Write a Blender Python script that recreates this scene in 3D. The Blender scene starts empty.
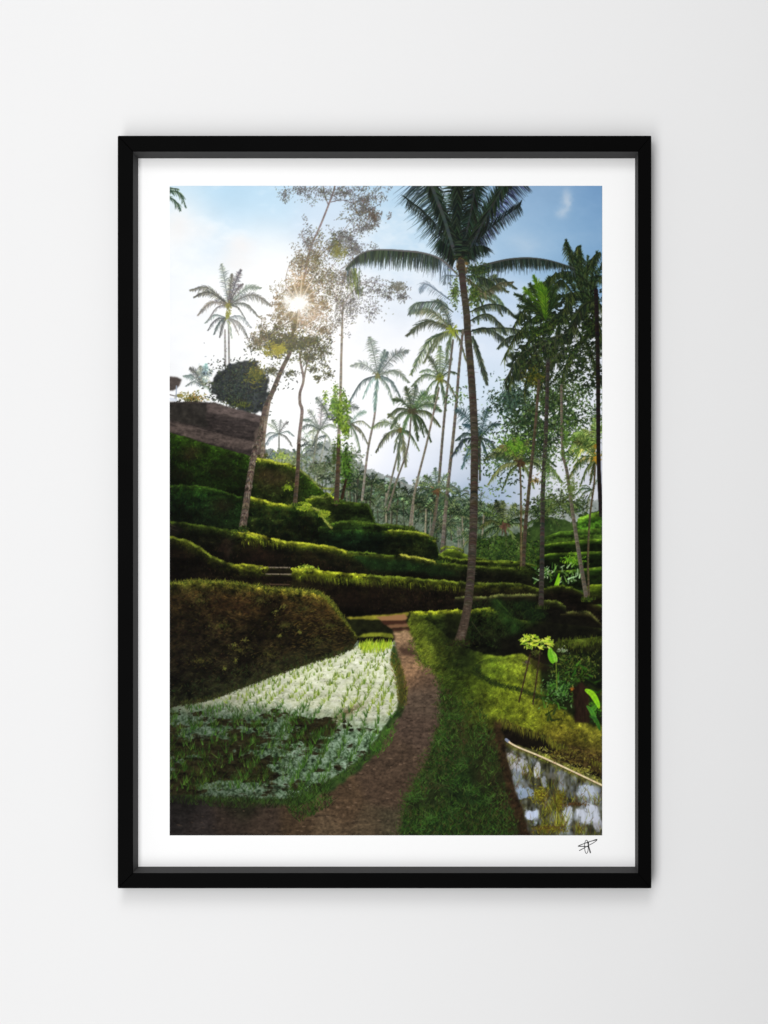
import math, sys
import numpy as np
try:
    import bpy, bmesh
except ImportError:
    bpy = None          # the print painter below can also be tried on its own

# ------------------------------------------------------------------ camera, world, lamps
PX = 0.001              # one picture pixel at the plane of the frame's front face = 1 mm
DIST = 1.5              # camera to the frame's front face
EYE = (0.060, -DIST, 0.0)

def wx(px, y=0.0):      # world x / z of a picture pixel at depth y behind the frame's front plane
    k = (DIST + y) / DIST
    return EYE[0] + ((px - 384) * PX - EYE[0]) * k
def wz(py, y=0.0):
    k = (DIST + y) / DIST
    return (512 - py) * PX * k

if bpy:
    S = bpy.context.scene
    C = S.collection
    cam_d = bpy.data.cameras.new('camera')
    cam = bpy.data.objects.new('camera', cam_d); C.objects.link(cam)
    cam.location = EYE; cam.rotation_euler = (math.radians(90), 0, 0)
    cam_d.sensor_fit = 'VERTICAL'; cam_d.sensor_height = 24
    cam_d.lens = 24 * DIST / (1024 * PX)
    cam_d.shift_x = -EYE[0] / (1024 * PX)
    cam_d.clip_start = 0.05; cam_d.clip_end = 100
    S.camera = cam
    W = bpy.data.worlds.new('World'); S.world = W; W.use_nodes = True
    W.node_tree.nodes['Background'].inputs[0].default_value = (1, 1, 1, 1)
    W.node_tree.nodes['Background'].inputs[1].default_value = 0.27
    def area(name, loc, target, size, power, tall=None, col=(1, 1, 1)):
        d = bpy.data.lights.new(name, 'AREA'); d.energy = power; d.size = size; d.color = col
        d.shape = 'DISK'
        if tall: d.shape = 'RECTANGLE'; d.size_y = tall
        o = bpy.data.objects.new(name, d); C.objects.link(o); o.location = loc
        v = [t - l for t, l in zip(target, loc)]
        from mathutils import Vector
        o.rotation_euler = Vector(v).to_track_quat('-Z', 'Y').to_euler()
        return o
    area('softbox_side', (-.55, -1.75, -.28), (-.12, 0, -.05), .8, 36.3, 3.4)
    area('softbox_top', (-.1, -2.4, 2.4), (0, 0, 0), 1.3, 35)
    S.view_settings.view_transform = 'Standard'
    S.view_settings.look = 'None'
    S.view_settings.gamma = 1
    S.view_settings.exposure = 0

# ------------------------------------------------------------------ the printed picture
# The print is a flat sheet; its inks are laid down here as strokes, leaves, fronds and washes on a pixel-fine
# grid of points, in photograph coordinates X0..X1, Y0..Y1.
X0, X1, Y0, Y1 = 169.4, 602.6, 185.6, 835.6
SC = 2.0
Wd, Hd = int(round((X1 - X0) * SC)), int(round((Y1 - Y0) * SC))

def paint():
    rng = np.random.default_rng(7)
    xs = (X0 + (np.arange(Wd) + .5) / SC).astype(np.float32)
    ys = (Y0 + (np.arange(Hd) + .5) / SC).astype(np.float32)
    GX, GY = np.meshgrid(xs, ys)
    A = np.zeros((Hd, Wd, 3), np.float32)

    def col(c): return np.array(c, np.float32) / 255.

    def vnoise(sx, sy, seed):               # value noise, cell size sx, sy in picture pixels
        r = np.random.default_rng(seed)
        nx, ny = int((X1 - X0) / sx) + 4, int((Y1 - Y0) / sy) + 4
        g = r.random((ny, nx)).astype(np.float32)
        fx = (xs - X0) / sx; fy = (ys - Y0) / sy
        ix = fx.astype(int); iy = fy.astype(int)
        tx = fx - ix; ty = fy - iy
        tx = tx * tx * (3 - 2 * tx); ty = (ty * ty * (3 - 2 * ty))[:, None]
        a = g[iy][:, ix] * (1 - tx) + g[iy][:, ix + 1] * tx
        b = g[iy + 1][:, ix] * (1 - tx) + g[iy + 1][:, ix + 1] * tx
        return a * (1 - ty) + b * ty
    def fbm(sx, sy, seed, o=4):
        t = 0; w = 1; tot = 0
        for k in range(o):
            t = t + w * vnoise(max(sx / 2 ** k, .5), max(sy / 2 ** k, .5), seed * 17 + k); tot += w; w *= .62
        return (t / tot - .5) * 2
    N_FINE = fbm(2.2, 1.8, 1, 3); N_MED = fbm(9, 7, 2, 4); N_BIG = fbm(34, 26, 3, 4)
    N_H = fbm(14, 3, 4, 4); N_V = fbm(3, 14, 5, 4); N_D = fbm(5, 5, 6, 3)

    def blur(M, r):
        k = int(round(r * SC))
        if k < 1: return M
        for _ in range(2):
            for ax in (0, 1):
                P = np.concatenate([np.repeat(M.take([0], ax), k + 1, ax), M, np.repeat(M.take([-1], ax), k, ax)], ax)
                cs = np.cumsum(P, ax, dtype=np.float64)
                n = M.shape[ax]
                M = ((cs.take(range(2 * k + 1, 2 * k + 1 + n), ax) - cs.take(range(0, n), ax)) / (2 * k + 1)).astype(np.float32)
        return M

    def inpoly(px, py, pts):
        ins = np.zeros(np.shape(px), bool); n = len(pts)
        for i in range(n):
            x1, y1 = pts[i]; x2, y2 = pts[(i + 1) % n]
            if y1 == y2: continue
            c = ((y1 > py) != (y2 > py)) & (px < (x2 - x1) * (py - y1) / (y2 - y1) + x1)
            ins ^= c
        return ins
    def mask(pts, soft=.5, rough=0.0, nz=None, lo=False):
        nz = N_MED if nz is None else nz
        px = GX + rough * nz; py = GY + rough * (N_D if nz is not N_D else N_MED)
        m = inpoly(px, py, pts).astype(np.float32)
        return blur(m, soft) if soft >= .5 else m
    def lay(M, c, a=1.0):
        M = (M * a)[..., None]
        A[:] = A * (1 - M) + c * M
    def wash(ctrl, sig, M=None, a=1.0):     # smooth colour field through control colours
        num = np.zeros((Hd // 8 + 2, Wd // 8 + 2, 3)); den = np.zeros(num.shape[:2])
        gy = Y0 + np.arange(num.shape[0]) * 8 / SC; gx = X0 + np.arange(num.shape[1]) * 8 / SC
        QX, QY = np.meshgrid(gx, gy)
        for x, y, c in ctrl:
            w = np.exp(-((QX - x) ** 2 + (QY - y) ** 2) / (2 * sig * sig)) + 1e-9 / (1 + (QX - x) ** 2 + (QY - y) ** 2) ** 2
            num += w[..., None] * (np.array(c) / 255.); den += w
        f = (num / den[..., None]).astype(np.float32)
        iy = np.arange(Hd) / 8; ix = np.arange(Wd) / 8
        jy = iy.astype(int); jx = ix.astype(int); ty = (iy - jy)[:, None, None].astype(np.float32); tx = (ix - jx)[None, :, None].astype(np.float32)
        r = (f[jy][:, jx] * (1 - tx) + f[jy][:, jx + 1] * tx) * (1 - ty) + (f[jy + 1][:, jx] * (1 - tx) + f[jy + 1][:, jx + 1] * tx) * ty
        return r
    def stroke(x0, y0, x1, y1, w0, w1, c, a=1.0):
        m = max(w0, w1) / 2 + 1.0
        i0 = max(int((min(x0, x1) - m - X0) * SC), 0); i1 = min(int((max(x0, x1) + m - X0) * SC) + 2, Wd)
        j0 = max(int((min(y0, y1) - m - Y0) * SC), 0); j1 = min(int((max(y0, y1) + m - Y0) * SC) + 2, Hd)
        if i0 >= i1 or j0 >= j1: return
        px = xs[None, i0:i1] - x0; py = ys[j0:j1, None] - y0
        dx = x1 - x0; dy = y1 - y0; L2 = dx * dx + dy * dy + 1e-6
        t = np.clip((px * dx + py * dy) / L2, 0, 1)
        ex = px - t * dx; ey = py - t * dy
        d = np.sqrt(ex * ex + ey * ey)
        w = w0 + (w1 - w0) * t
        cov = np.clip((w * .5 - d) * SC + .5, 0, np.minimum(1, w * SC)) * a
        R = A[j0:j1, i0:i1]
        R += (c - R) * cov[..., None]
    def jit(c, j=.12):
        return np.clip(c * (1 + rng.normal(0, j)) + rng.normal(0, .012, 3), 0, 1).astype(np.float32)
    def path(pts, n):
        P = np.array(pts, float)
        if len(P) == 2:
            t = np.linspace(0, 1, n)[:, None]; return P[0] * (1 - t) + P[1] * t
        s = np.linspace(0, len(P) - 1, n); out = []
        for v in s:
            i = min(int(v), len(P) - 2); t = v - i
            p0 = P[max(i - 1, 0)]; p1 = P[i]; p2 = P[i + 1]; p3 = P[min(i + 2, len(P) - 1)]
            out.append(.5 * ((2 * p1) + (p2 - p0) * t + (2 * p0 - 5 * p1 + 4 * p2 - p3) * t * t + (3 * p1 - p0 - 3 * p2 + p3) * t ** 3))
        return np.array(out)
    def frond(pts, L, c1, c2, hang=.5, gap=1.0, w=.9, a=.9, rach=1.0, rc=None, start=.08, sides=(1, -1), sweep=.55, rag=.3):
        ln = sum(math.dist(pts[i], pts[i + 1]) for i in range(len(pts) - 1))
        n = max(int(ln / gap), 6); P = path(pts, n)
        for i in range(1, n):
            t = i / (n - 1)
            if t < start: continue
            T = P[i] - P[i - 1]; T /= (np.hypot(*T) + 1e-6)
            Nn = np.array([-T[1], T[0]])
            prof = L * (.45 + .55 * math.sin(min(1, t * 1.15) * math.pi * .85)) * (1 - .6 * max(0, t - .7) / .3)
            for s in sides:
                D = Nn * s * (1 - hang * .75) + T * sweep + np.array([0, 1.0]) * hang
                D /= np.hypot(*D); l = prof * rng.uniform(1 - rag, 1.12)
                D = D + rng.normal(0, .05 + .12 * rag, 2)
                m = P[i] + D * l * .55
                D2 = D * .8 + np.array([0, 1]) * (.22 + .35 * hang); D2 /= np.hypot(*D2)
                e = m + D2 * l * .45
                c = jit(c1 if rng.random() < .6 else c2)
                stroke(P[i][0], P[i][1], m[0], m[1], w, w, c, a)
                stroke(m[0], m[1], e[0], e[1], w, w * .3, c, a * .9)
        rc = c1 * .8 if rc is None else rc
        for i in range(1, n):
            stroke(*P[i - 1], *P[i], rach * (1.1 - .8 * i / n), rach * (1.1 - .8 * i / n), rc, .9)
    def fan(pts, dirs, L, c1, c2, gap=1.0, w=.8, a=.9, t0=.1, droop=.25, jitter=.06, prof=None):
        # long leaflets leaving a rachis in given directions, lying separate at their tips
        ln = sum(math.dist(pts[i], pts[i + 1]) for i in range(len(pts) - 1)); n = max(int(ln / gap), 5); P = path(pts, n)
        for i in range(n):
            t = i / (n - 1)
            if t < t0: continue
            for d in dirs:
                l = L * rng.uniform(.72, 1.1) * (prof(t) if prof else 1)
                D = np.array(d, float) + rng.normal(0, jitter, 2); D /= np.hypot(*D)
                m = P[i] + D * l * .5; D2 = D + np.array([0, droop]); D2 /= np.hypot(*D2); e = m + D2 * l * .5
                c = jit(c1 if rng.random() < .6 else c2)
                stroke(P[i][0], P[i][1], m[0], m[1], w * 1.1, w, c, a); stroke(m[0], m[1], e[0], e[1], w, w * .15, c, a)
    def palm(cx, cy, tips, c1, c2, arch=.2, lf=.3, hang=.45, w=.8, gap=1.0, a=.9, core=None, cr=3):
        c1 = col(c1); c2 = col(c2); lf = lf * .74; w = w * .72; gap = gap * 1.0
        for tx, ty in tips:
            hang = float(np.clip(.5 + rng.normal(0, .12) + .25 * (ty - cy) / (abs(tx - cx) + abs(ty - cy) + 1), .15, .85))
            ln = math.hypot(tx - cx, ty - cy); ax = abs(tx - cx) / (ln + 1e-6)
            mid = ((cx + tx) / 2 + (tx - cx) * .05, (cy + ty) / 2 - arch * ln * (.3 + .9 * ax))
            g = math.exp(rng.normal(0, .2)); tn = np.array([1 + rng.normal(0, .05), 1 + rng.normal(0, .02), 1 + rng.normal(0, .05)], np.float32)
            q1 = np.clip(c1 * g * tn * .92, 0, 1); q2 = np.clip(c2 * g * tn, 0, 1)
            frond([(cx, cy), mid, (tx, ty)], ln * lf, q1, q2, hang, gap * rng.uniform(.95, 1.35), w, a, .8, sweep=rng.uniform(.4, .9), rag=.5)
            if rng.random() < .6:
                frond([(cx, cy), mid, (tx, ty)], ln * lf * 1.35, q2, q2, min(hang + .2, .95), gap * 2.6, w * .8, a * .7, .5, sweep=.5, rag=.6)
        if core is not None:
            for _ in range(int(14 * cr)):
                q = rng.normal(0, cr * .45, 2)
                stroke(cx + q[0], cy + q[1], cx + q[0] * 1.6, cy + q[1] * 1.6 + 1, 1.5, .8, jit(col(core)), .8)
    def trunk(pts, w0, w1, c, lit=None, a=1.0, rings=.12, litside=1):
        ln = sum(math.dist(pts[i], pts[i + 1]) for i in range(len(pts) - 1))
        n = max(int(ln / 1.2), 4); P = path(pts, n); c = col(c); lit = c * 1.35 if lit is None else col(lit)
        for i in range(1, n):
            t = i / n; w = w0 + (w1 - w0) * t
            cc = jit(c, rings)
            stroke(*P[i - 1], *P[i], w, w, cc, a)
            if w > 1.6:
                o = litside * w * .24
                stroke(P[i - 1][0] + o, P[i - 1][1], P[i][0] + o, P[i][1], w * .38, w * .38, jit(lit, rings * 1.3), a * .7)
    def leaves(cx, cy, rx, ry, n, cols, size=1.6, a=.85, hole=0.0, clump=None, gauss=True):
        cl = None; n = int(n * 1.7); size = size * .74
        if clump:
            cl = rng.normal(0, .5, (clump, 2))
        cols = [col(c) for c in cols]
        for _ in range(n):
            if cl is not None:
                q = cl[rng.integers(clump)] + rng.normal(0, .17, 2)
            else:
                ang = rng.uniform(0, 2 * math.pi); r = math.sqrt(rng.uniform(0, 1)) if gauss is False else abs(rng.normal(0, .5))
                q = np.array([math.cos(ang), math.sin(ang)]) * r
            x = cx + q[0] * rx; y = cy + q[1] * ry
            if hole and vhole(x, y) < hole: continue
            s = size * rng.uniform(.5, 1.3); an = rng.uniform(0, math.pi)
            stroke(x, y, x + math.cos(an) * s, y + math.sin(an) * s, s * .75, s * .35, jit(cols[rng.integers(len(cols))], .14), a)
    def vhole(x, y):
        i = min(max(int((x - X0) * SC), 0), Wd - 1); j = min(max(int((y - Y0) * SC), 0), Hd - 1)
        return N_MED[j, i]
    def tufts(poly, n, ln, cols, w=.7, ang=(-.5, .5), a=.8, nz=None, thr=-2, persp=None, cols_gain=(.55, 1.75)):
        P = np.array(poly); lo = P.min(0); hi = P.max(0)
        own = not isinstance(cols, list)
        cols = None if own else [col(c) for c in cols]; src = A.copy() if own else None; gain = cols_gain if own else None
        pts = rng.uniform(lo, hi, (n, 2)); ok = inpoly(pts[:, 0], pts[:, 1], poly); pts = pts[ok]
        pts = pts[np.argsort(pts[:, 1])]
        for x, y in pts:
            if nz is not None:
                i = min(max(int((x - X0) * SC), 0), Wd - 1); j = min(max(int((y - Y0) * SC), 0), Hd - 1)
                if nz[j, i] < thr: continue
            l = ln * rng.uniform(.5, 1.3) * (persp(y) if persp else 1)
            an = rng.uniform(*ang)
            if own:
                i = min(max(int((x - X0) * SC), 0), Wd - 1); j = min(max(int((y - Y0) * SC), 0), Hd - 1)
                c = jit(src[j, i] * math.exp(rng.uniform(math.log(gain[0]), math.log(gain[1]))), .06)
            else: c = jit(cols[rng.integers(len(cols))], .16)
            stroke(x, y, x + math.sin(an) * l, y - math.cos(an) * l, w, w * .35, c, a)
    def keyed(d, keys):
        kd = [k[0] for k in keys]; kc = np.array([k[1] for k in keys], np.float32) / 255.
        return np.stack([np.interp(d, kd, kc[:, i]) for i in range(3)], -1).astype(np.float32)
    def terrace(rim, bottom, dark, litk=None, lit=None, rough=1.2, amp=.35, nz=None, tex=None, fine=.32, patch=None):
        rx = [p[0] for p in rim]; ry = [p[1] for p in rim]
        j0 = max(int((min(ry) - 8 - Y0) * SC), 0); j1 = Hd
        R = np.interp(xs, rx, ry)[None, :] + rough * (N_MED[j0:j1] * .7 + N_D[j0:j1] * .7)
        if np.isscalar(bottom): Bt = np.full(Wd, bottom, float)
        else: Bt = np.interp(xs, [p[0] for p in bottom], [p[1] for p in bottom])
        d = GY[j0:j1] - R
        m = np.clip(d * SC * .7 + .5, 0, 1) * np.clip((Bt[None, :] - GY[j0:j1] + 1.5 * N_D[j0:j1]) * SC + .5, 0, 1)
        m *= ((GX[j0:j1] + 2 * N_D[j0:j1] >= rx[0]) & (GX[j0:j1] + 2 * N_D[j0:j1] <= rx[-1]))
        dd = d * 1.15 + (1.6 * N_D[j0:j1] + 3.0 * N_MED[j0:j1] + 1.2 * N_FINE[j0:j1]) * np.clip(.35 + d / 6, .35, 1.4)
        c = keyed(dd, dark)
        if litk is not None:
            lw = np.interp(xs, [l[0] for l in lit], [l[1] for l in lit])[None, :, None]
            lw = np.clip(lw * (.92 + 1.0 * N_D[j0:j1, :, None] + 1.2 * N_MED[j0:j1, :, None]), 0, 1)
            c = c * (1 - lw) + keyed(dd, litk) * lw
        t = N_H if tex is None else tex
        c = c * np.clip((.92 if patch is None else patch) + .9 * N_BIG[j0:j1, :, None] + .6 * N_MED[j0:j1, :, None], .5, 1.45)
        c = c * (1 + amp * 1.6 * t[j0:j1, :, None] + fine * 1.6 * N_FINE[j0:j1, :, None] + .25 * N_D[j0:j1, :, None])
        R2 = A[j0:j1]; mm = m[..., None].astype(np.float32)
        A[j0:j1] = R2 * (1 - mm) + np.clip(c, 0, 1) * mm

    def rim(pts, c, w=2.2, hang=3.0, a=.85, wob=.5, dens=2.2):
        # a lit crest of grass: short blades along a line, brightest at the very edge
        c = col(c); ln = sum(math.dist(pts[i], pts[i + 1]) for i in range(len(pts) - 1)); n = int(ln * dens); P = path(pts, n)
        gate = rng.random(n); gate = np.convolve(gate, np.ones(9) / 9, 'same') / .5; off = np.convolve(rng.normal(0, 1, n), np.ones(7) / 7, 'same') * 2 * wob
        for i in range(n):
            k = np.clip(gate[i] * 1.1 - .15, .25, 1.15); x = P[i][0] + rng.normal(0, .3); y = P[i][1] + off[i]
            for j in range(2):
                yy = y + rng.uniform(0, hang) * (j + .2); f = math.exp(-(yy - y) / (hang * .75))
                an = rng.normal(0, .6); l = rng.uniform(1, 2.4)
                stroke(x, yy + .4, x + l * math.sin(an), yy - l * math.cos(an) * .7, .9, .35, jit(c * (.25 + .75 * f) * k, .14), a * (.35 + .65 * f))
            stroke(x - .7, y, x + .7, y, w * .45, w * .45, jit(c * k, .1), a * .8)

    # ---------------------------------------------------------------- sky
    sky = wash([(175, 190, (190, 216, 232)), (172, 225, (236, 238, 238)), (185, 235, (238, 240, 241)), (225, 195, (176, 210, 232)),
                (260, 200, (184, 214, 234)), (215, 240, (198, 220, 236)), (250, 250, (238, 241, 243)), (180, 270, (230, 235, 240)),
                (200, 290, (242, 243, 245)), (180, 330, (234, 236, 239)), (200, 350, (240, 241, 242)), (250, 300, (254, 253, 251)),
                (300, 300, (252, 250, 246)), (270, 350, (253, 252, 250)), (330, 300, (254, 250, 246)), (340, 250, (214, 224, 236)),
                (330, 210, (196, 216, 234)), (390, 200, (176, 206, 228)), (390, 240, (190, 214, 232)), (390, 300, (214, 224, 236)),
                (380, 340, (236, 238, 243)), (350, 370, (251, 251, 252)), (400, 370, (244, 244, 247)), (350, 430, (244, 244, 247)),
                (290, 430, (248, 248, 248)), (420, 470, (228, 232, 242)), (450, 470, (200, 210, 226)), (430, 420, (240, 242, 247)),
                (540, 200, (136, 168, 200)), (600, 190, (112, 150, 190)), (600, 230, (122, 160, 196)), (520, 240, (152, 184, 212)),
                (560, 230, (136, 172, 204)), (490, 300, (186, 206, 228)), (490, 350, (214, 224, 238)), (485, 390, (198, 216, 232)),
                (490, 420, (214, 224, 236)), (480, 470, (214, 220, 230)), (490, 490, (160, 178, 200)), (480, 510, (150, 170, 192)),
                (560, 440, (226, 228, 234)), (600, 480, (196, 200, 212)), (560, 480, (220, 222, 230)), (600, 380, (222, 226, 236)),
                (540, 510, (200, 204, 214))], 22)
    A[:] = np.clip(sky * 1.02 + .004, 0, 1)
    cl = np.clip(fbm(46, 26, 31, 5) * 1.5, -1, 1)[..., None]
    A[:] = A + (1 - A) * np.clip(cl, 0, 1) * .5 * (np.clip((420 - GY) / 150, .3, 1) * (1 - .85 * np.clip((GX - 440) / 60, 0, 1) * np.clip((330 - GY) / 60, 0, 1)))[..., None] + np.clip(cl, -1, 0) * .022
    for (x, y, rx, ry, s) in [(567, 200, 5, 11, .42), (562, 212, 5, 5, .3), (240, 246, 14, 9, .7), (178, 226, 14, 16, .6), (236, 262, 20, 12, .6), (525, 245, 14, 10, .16), (205, 232, 16, 10, .3)]:
        g = np.exp(-(((GX - x + 4 * N_MED) / rx) ** 2 + ((GY - y + 4 * N_BIG) / ry) ** 2)) * s
        lay(g.astype(np.float32), col((240, 236, 234)))
    g = np.exp(-(((GX - 480 + 8 * N_MED) / 34) ** 2 + ((GY - 496 + 5 * N_BIG) / 14) ** 2)) * .6
    lay(g.astype(np.float32), col((150, 170, 196)))
    g = np.exp(-(((GX - 420) / 26) ** 2 + ((GY - 482) / 10) ** 2)) * .4
    lay(g.astype(np.float32), col((190, 200, 222)))

    # ---------------------------------------------------------------- far misty wood
    def wood(top, base, c, c2, a):
        R = np.interp(xs, [p[0] for p in top], [p[1] for p in top])[None, :] + 5 * N_MED + 3.4 * N_D
        m = np.clip((GY - R) * 1.2, 0, 1) * a
        t = np.clip(.5 + .9 * N_D + .5 * N_MED, 0, 1)[..., None]
        lay(m.astype(np.float32), col(c) * (1 - t) + col(c2) * t)
    wood([(169, 560), (262, 455), (275, 448), (300, 452), (330, 440), (350, 455), (375, 470), (400, 480), (430, 490), (480, 500), (520, 505), (603, 500)], 0,
         (118, 128, 122), (158, 164, 160), .92)
    for _ in range(46):
        x = rng.uniform(266, 480); y = np.interp(x, [266, 330, 380, 480], [452, 452, 478, 496]) + rng.uniform(-6, 26)
        r = rng.uniform(8, 14); k = rng.integers(6, 9); dk = rng.uniform(0, 1)
        c1 = np.array((88, 102, 92)) * (1 - dk) + np.array((132, 142, 130)) * dk
        tips = [(x + r * math.cos(q), y + r * .8 * math.sin(q)) for q in rng.uniform(-3.6, .5, k)]
        palm(x, y, tips, c1, c1 * 1.2, w=.8, gap=1.4, a=.75, lf=.34)
        trunk([(x, y), (x + rng.uniform(-3, 3), y + 34)], .9, 1.1, c1 * .95, a=.6)
    for _ in range(46):
        x = rng.uniform(300, 475); y = np.interp(x, [266, 330, 380, 480], [450, 462, 486, 505]) + rng.uniform(0, 12)
        trunk([(x, y), (x - rng.uniform(-2, 3), y + 45)], .8, 1.0, (150, 148, 138) if rng.random() < .5 else (78, 88, 74), a=.5)
    # darker wood low in the middle
    wood([(169, 600), (330, 520), (345, 487), (370, 492), (385, 500), (420, 505), (445, 512), (480, 520), (520, 520), (603, 520)], 0, (66, 82, 62), (112, 124, 104), .72)
    leaves(400, 512, 50, 14, 700, [(60, 78, 52), (92, 108, 82), (126, 134, 112), (46, 60, 42)], 2.2, .6, gauss=False)
    leaves(470, 525, 30, 20, 500, [(52, 72, 50), (80, 100, 76), (36, 54, 36)], 2.4, .7, gauss=False)
    for _ in range(26):
        x = rng.uniform(350, 480); y = rng.uniform(486, 520); r = rng.uniform(8, 13)
        tips = [(x + r * math.cos(q), y + r * .8 * math.sin(q)) for q in rng.uniform(-3.6, .5, 7)]
        dk = rng.uniform(.7, 1.15)
        palm(x, y, tips, np.array((62, 80, 58)) * dk, np.array((98, 114, 84)) * dk, w=.8, gap=1.3, a=.7, lf=.34)

    leaves(360, 492, 30, 16, 500, [(60, 80, 44), (88, 104, 60), (40, 54, 32), (130, 140, 100)], 2.2, .7, gauss=False)
    leaves(440, 508, 40, 18, 700, [(44, 64, 42), (70, 92, 62), (30, 44, 30), (104, 122, 90)], 2.2, .7, gauss=False)
    for k_ in range(5):
        leaves(rng.uniform(340, 470), rng.uniform(500, 535), 26, 14, 300, [(40, 56, 40), (64, 82, 60), (24, 36, 26), (96, 112, 88)], 2.6, .75, clump=20)
    for _ in range(40):
        x = rng.uniform(318, 488); y = np.interp(x, [318, 345, 380, 488], [462, 472, 492, 512]) + rng.uniform(-4, 22); q_ = rng.uniform(7, 12); dk = rng.uniform(.55, 1.1)
        palm(x, y, [(x + q_ * math.cos(q), y + q_ * .8 * math.sin(q)) for q in rng.uniform(-3.7, .6, 7)], np.array((56, 74, 54)) * dk, np.array((104, 122, 92)) * dk, w=1.0, gap=1.2, a=.8, lf=.36)
        if rng.random() < .6: trunk([(x, y), (x + rng.uniform(-2, 2), y + 30)], .9, 1.2, (128, 124, 108) if rng.random() < .5 else (52, 56, 44), a=.6)
    for x, y, q_ in ((358, 478, 11), (372, 484, 13), (386, 492, 12), (398, 498, 11), (414, 504, 13), (426, 508, 11), (450, 510, 13), (462, 516, 14), (446, 528, 13), (474, 522, 12), (350, 490, 9), (366, 500, 9), (392, 510, 9), (470, 540, 12), (484, 512, 12)):
        dk = rng.uniform(.8, 1.15)
        trunk([(x, y), (x + rng.uniform(-3, 2), y + 30)], 1.2, 1.7, (60, 60, 46) if rng.random() < .5 else (132, 124, 104), a=.8)
        palm(x, y, [(x + q_ * rng.uniform(.8, 1.15) * math.cos(q), y + q_ * .85 * math.sin(q)) for q in np.linspace(-3.7, .7, 9) + rng.normal(0, .12, 9)], np.array((38, 54, 36)) * dk, np.array((96, 112, 74)) * dk, w=1.0, gap=1.0, a=.88, lf=.38)
    # left hazy palms around the sun-side horizon
    palm(279, 434, [(268, 424), (262, 440), (272, 420), (288, 422), (294, 436), (264, 448), (292, 446), (281, 420)], (128, 138, 130), (160, 166, 156), w=.8)
    trunk([(279, 434), (279, 466)], 1.4, 1.4, (110, 116, 108), a=.8)
    palm(320, 430, [(303, 420), (308, 410), (322, 404), (334, 412), (338, 428), (304, 440), (312, 448), (332, 446), (300, 430)], (104, 116, 104), (150, 158, 140), w=.9, a=.85)
    palm(312, 446, [(298, 440), (302, 430), (314, 428), (326, 436), (328, 450), (300, 456)], (98, 110, 94), (140, 148, 128), w=.9, a=.85)
    trunk([(318, 430), (312, 470)], 1.6, 1.8, (116, 116, 102), a=.7)
    trunk([(326, 436), (316, 480)], 1.4, 1.6, (150, 150, 134), a=.6)
    palm(330, 420, [(316, 398), (322, 404), (352, 418), (360, 432), (358, 408)], (92, 108, 94), (120, 132, 110), w=.8, a=.8)
    palm(350, 424, [(366, 412), (371, 428), (368, 444), (352, 436), (360, 450)], (86, 104, 84), (120, 132, 104), w=.8, a=.85)
    leaves(345, 462, 20, 22, 420, [(70, 88, 56), (104, 118, 84), (52, 68, 40), (130, 138, 110)], 2.2, .75)
    leaves(290, 462, 24, 12, 240, [(104, 118, 76), (140, 148, 112), (84, 98, 62)], 2.2, .7)
    leaves(320, 470, 20, 16, 300, [(84, 98, 68), (120, 128, 98), (60, 74, 46)], 2.2, .7)
    leaves(282, 456, 12, 6, 90, [(170, 186, 90), (120, 140, 70)], 2.0, .8)

    # ---------------------------------------------------------------- the slender mid palms
    hz1, hz2 = (92, 108, 96), (134, 146, 128)
    trunk([(377.4, 381), (374.5, 416), (368, 450), (362, 500)], 1.7, 2.3, (116, 110, 98), (150, 144, 130), litside=-1)
    palm(378, 375.5, [(369.6, 337), (388, 352), (407.7, 351), (351, 366), (349, 402), (363, 398), (374.5, 411), (409, 382), (394, 404), (385, 350), (400, 396)],
         (84, 100, 94), (126, 140, 126), w=.95, gap=.9, lf=.26, core=(110, 110, 70), cr=2.4)
    trunk([(401, 432), (398, 452), (392, 477), (385, 505)], 1.6, 2.0, (100, 98, 84), (150, 146, 130), litside=-1)
    palm(401, 430, [(372, 428), (376, 452), (384, 440), (388, 414), (419, 450), (406, 466), (398, 470), (414, 440), (394, 452)], (72, 86, 66), (118, 128, 92), w=.95, gap=.85, lf=.27, core=(96, 84, 50), cr=2.6)
    trunk([(411, 416), (407.7, 448), (396, 482.7), (388, 510)], 1.5, 1.9, (96, 92, 78), litside=-1)
    palm(412, 411, [(388, 417), (393, 400), (405.7, 387), (416, 385), (427, 392), (438, 398), (441, 411), (440, 426), (431, 441), (391, 428), (418, 440), (402, 434), (424, 436)],
         (58, 74, 52), (96, 108, 70), w=1.0, gap=.7, lf=.3, core=(64, 62, 44), cr=3.4)
    trunk([(439, 388), (427, 442), (415.5, 488.6), (409.6, 527)], 1.8, 2.3, (112, 106, 92), (150, 142, 124), litside=-1)
    palm(440, 378, [(412, 386), (428, 356), (440, 346), (452, 358), (458, 374), (424, 398), (446, 410), (456, 398), (434, 402), (420, 372)],
         (66, 82, 58), (104, 116, 78), w=.95, gap=.85, lf=.28, core=(110, 116, 50), cr=3.4)
    trunk([(453, 340), (444.8, 412.6), (437, 502), (431, 538)], 2.0, 3.2, (86, 82, 72), (136, 128, 112), litside=-1)
    palm(453, 330, [(407, 335), (411, 374), (424, 362), (437, 300), (411, 312), (432, 352), (466, 360), (478, 346), (446, 362)],
         (50, 64, 44), (92, 100, 70), w=1.0, gap=.8, lf=.25, core=(130, 140, 50), cr=4.2)
    frond([(453, 312), (440, 303), (427, 302), (416, 304), (409.6, 313)], 13, col((70, 84, 74)), col((110, 122, 108)), .6, .9, .9)
    frond([(450, 300), (436, 290), (425, 284), (420, 292)], 9, col((120, 136, 150)), col((140, 154, 166)), .6, 1.1, .8, .6)
    trunk([(463, 330), (459.4, 364), (454.5, 424), (446.7, 498), (441, 562)], 2.2, 3.6, (92, 86, 76), (146, 136, 118), litside=-1)
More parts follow.
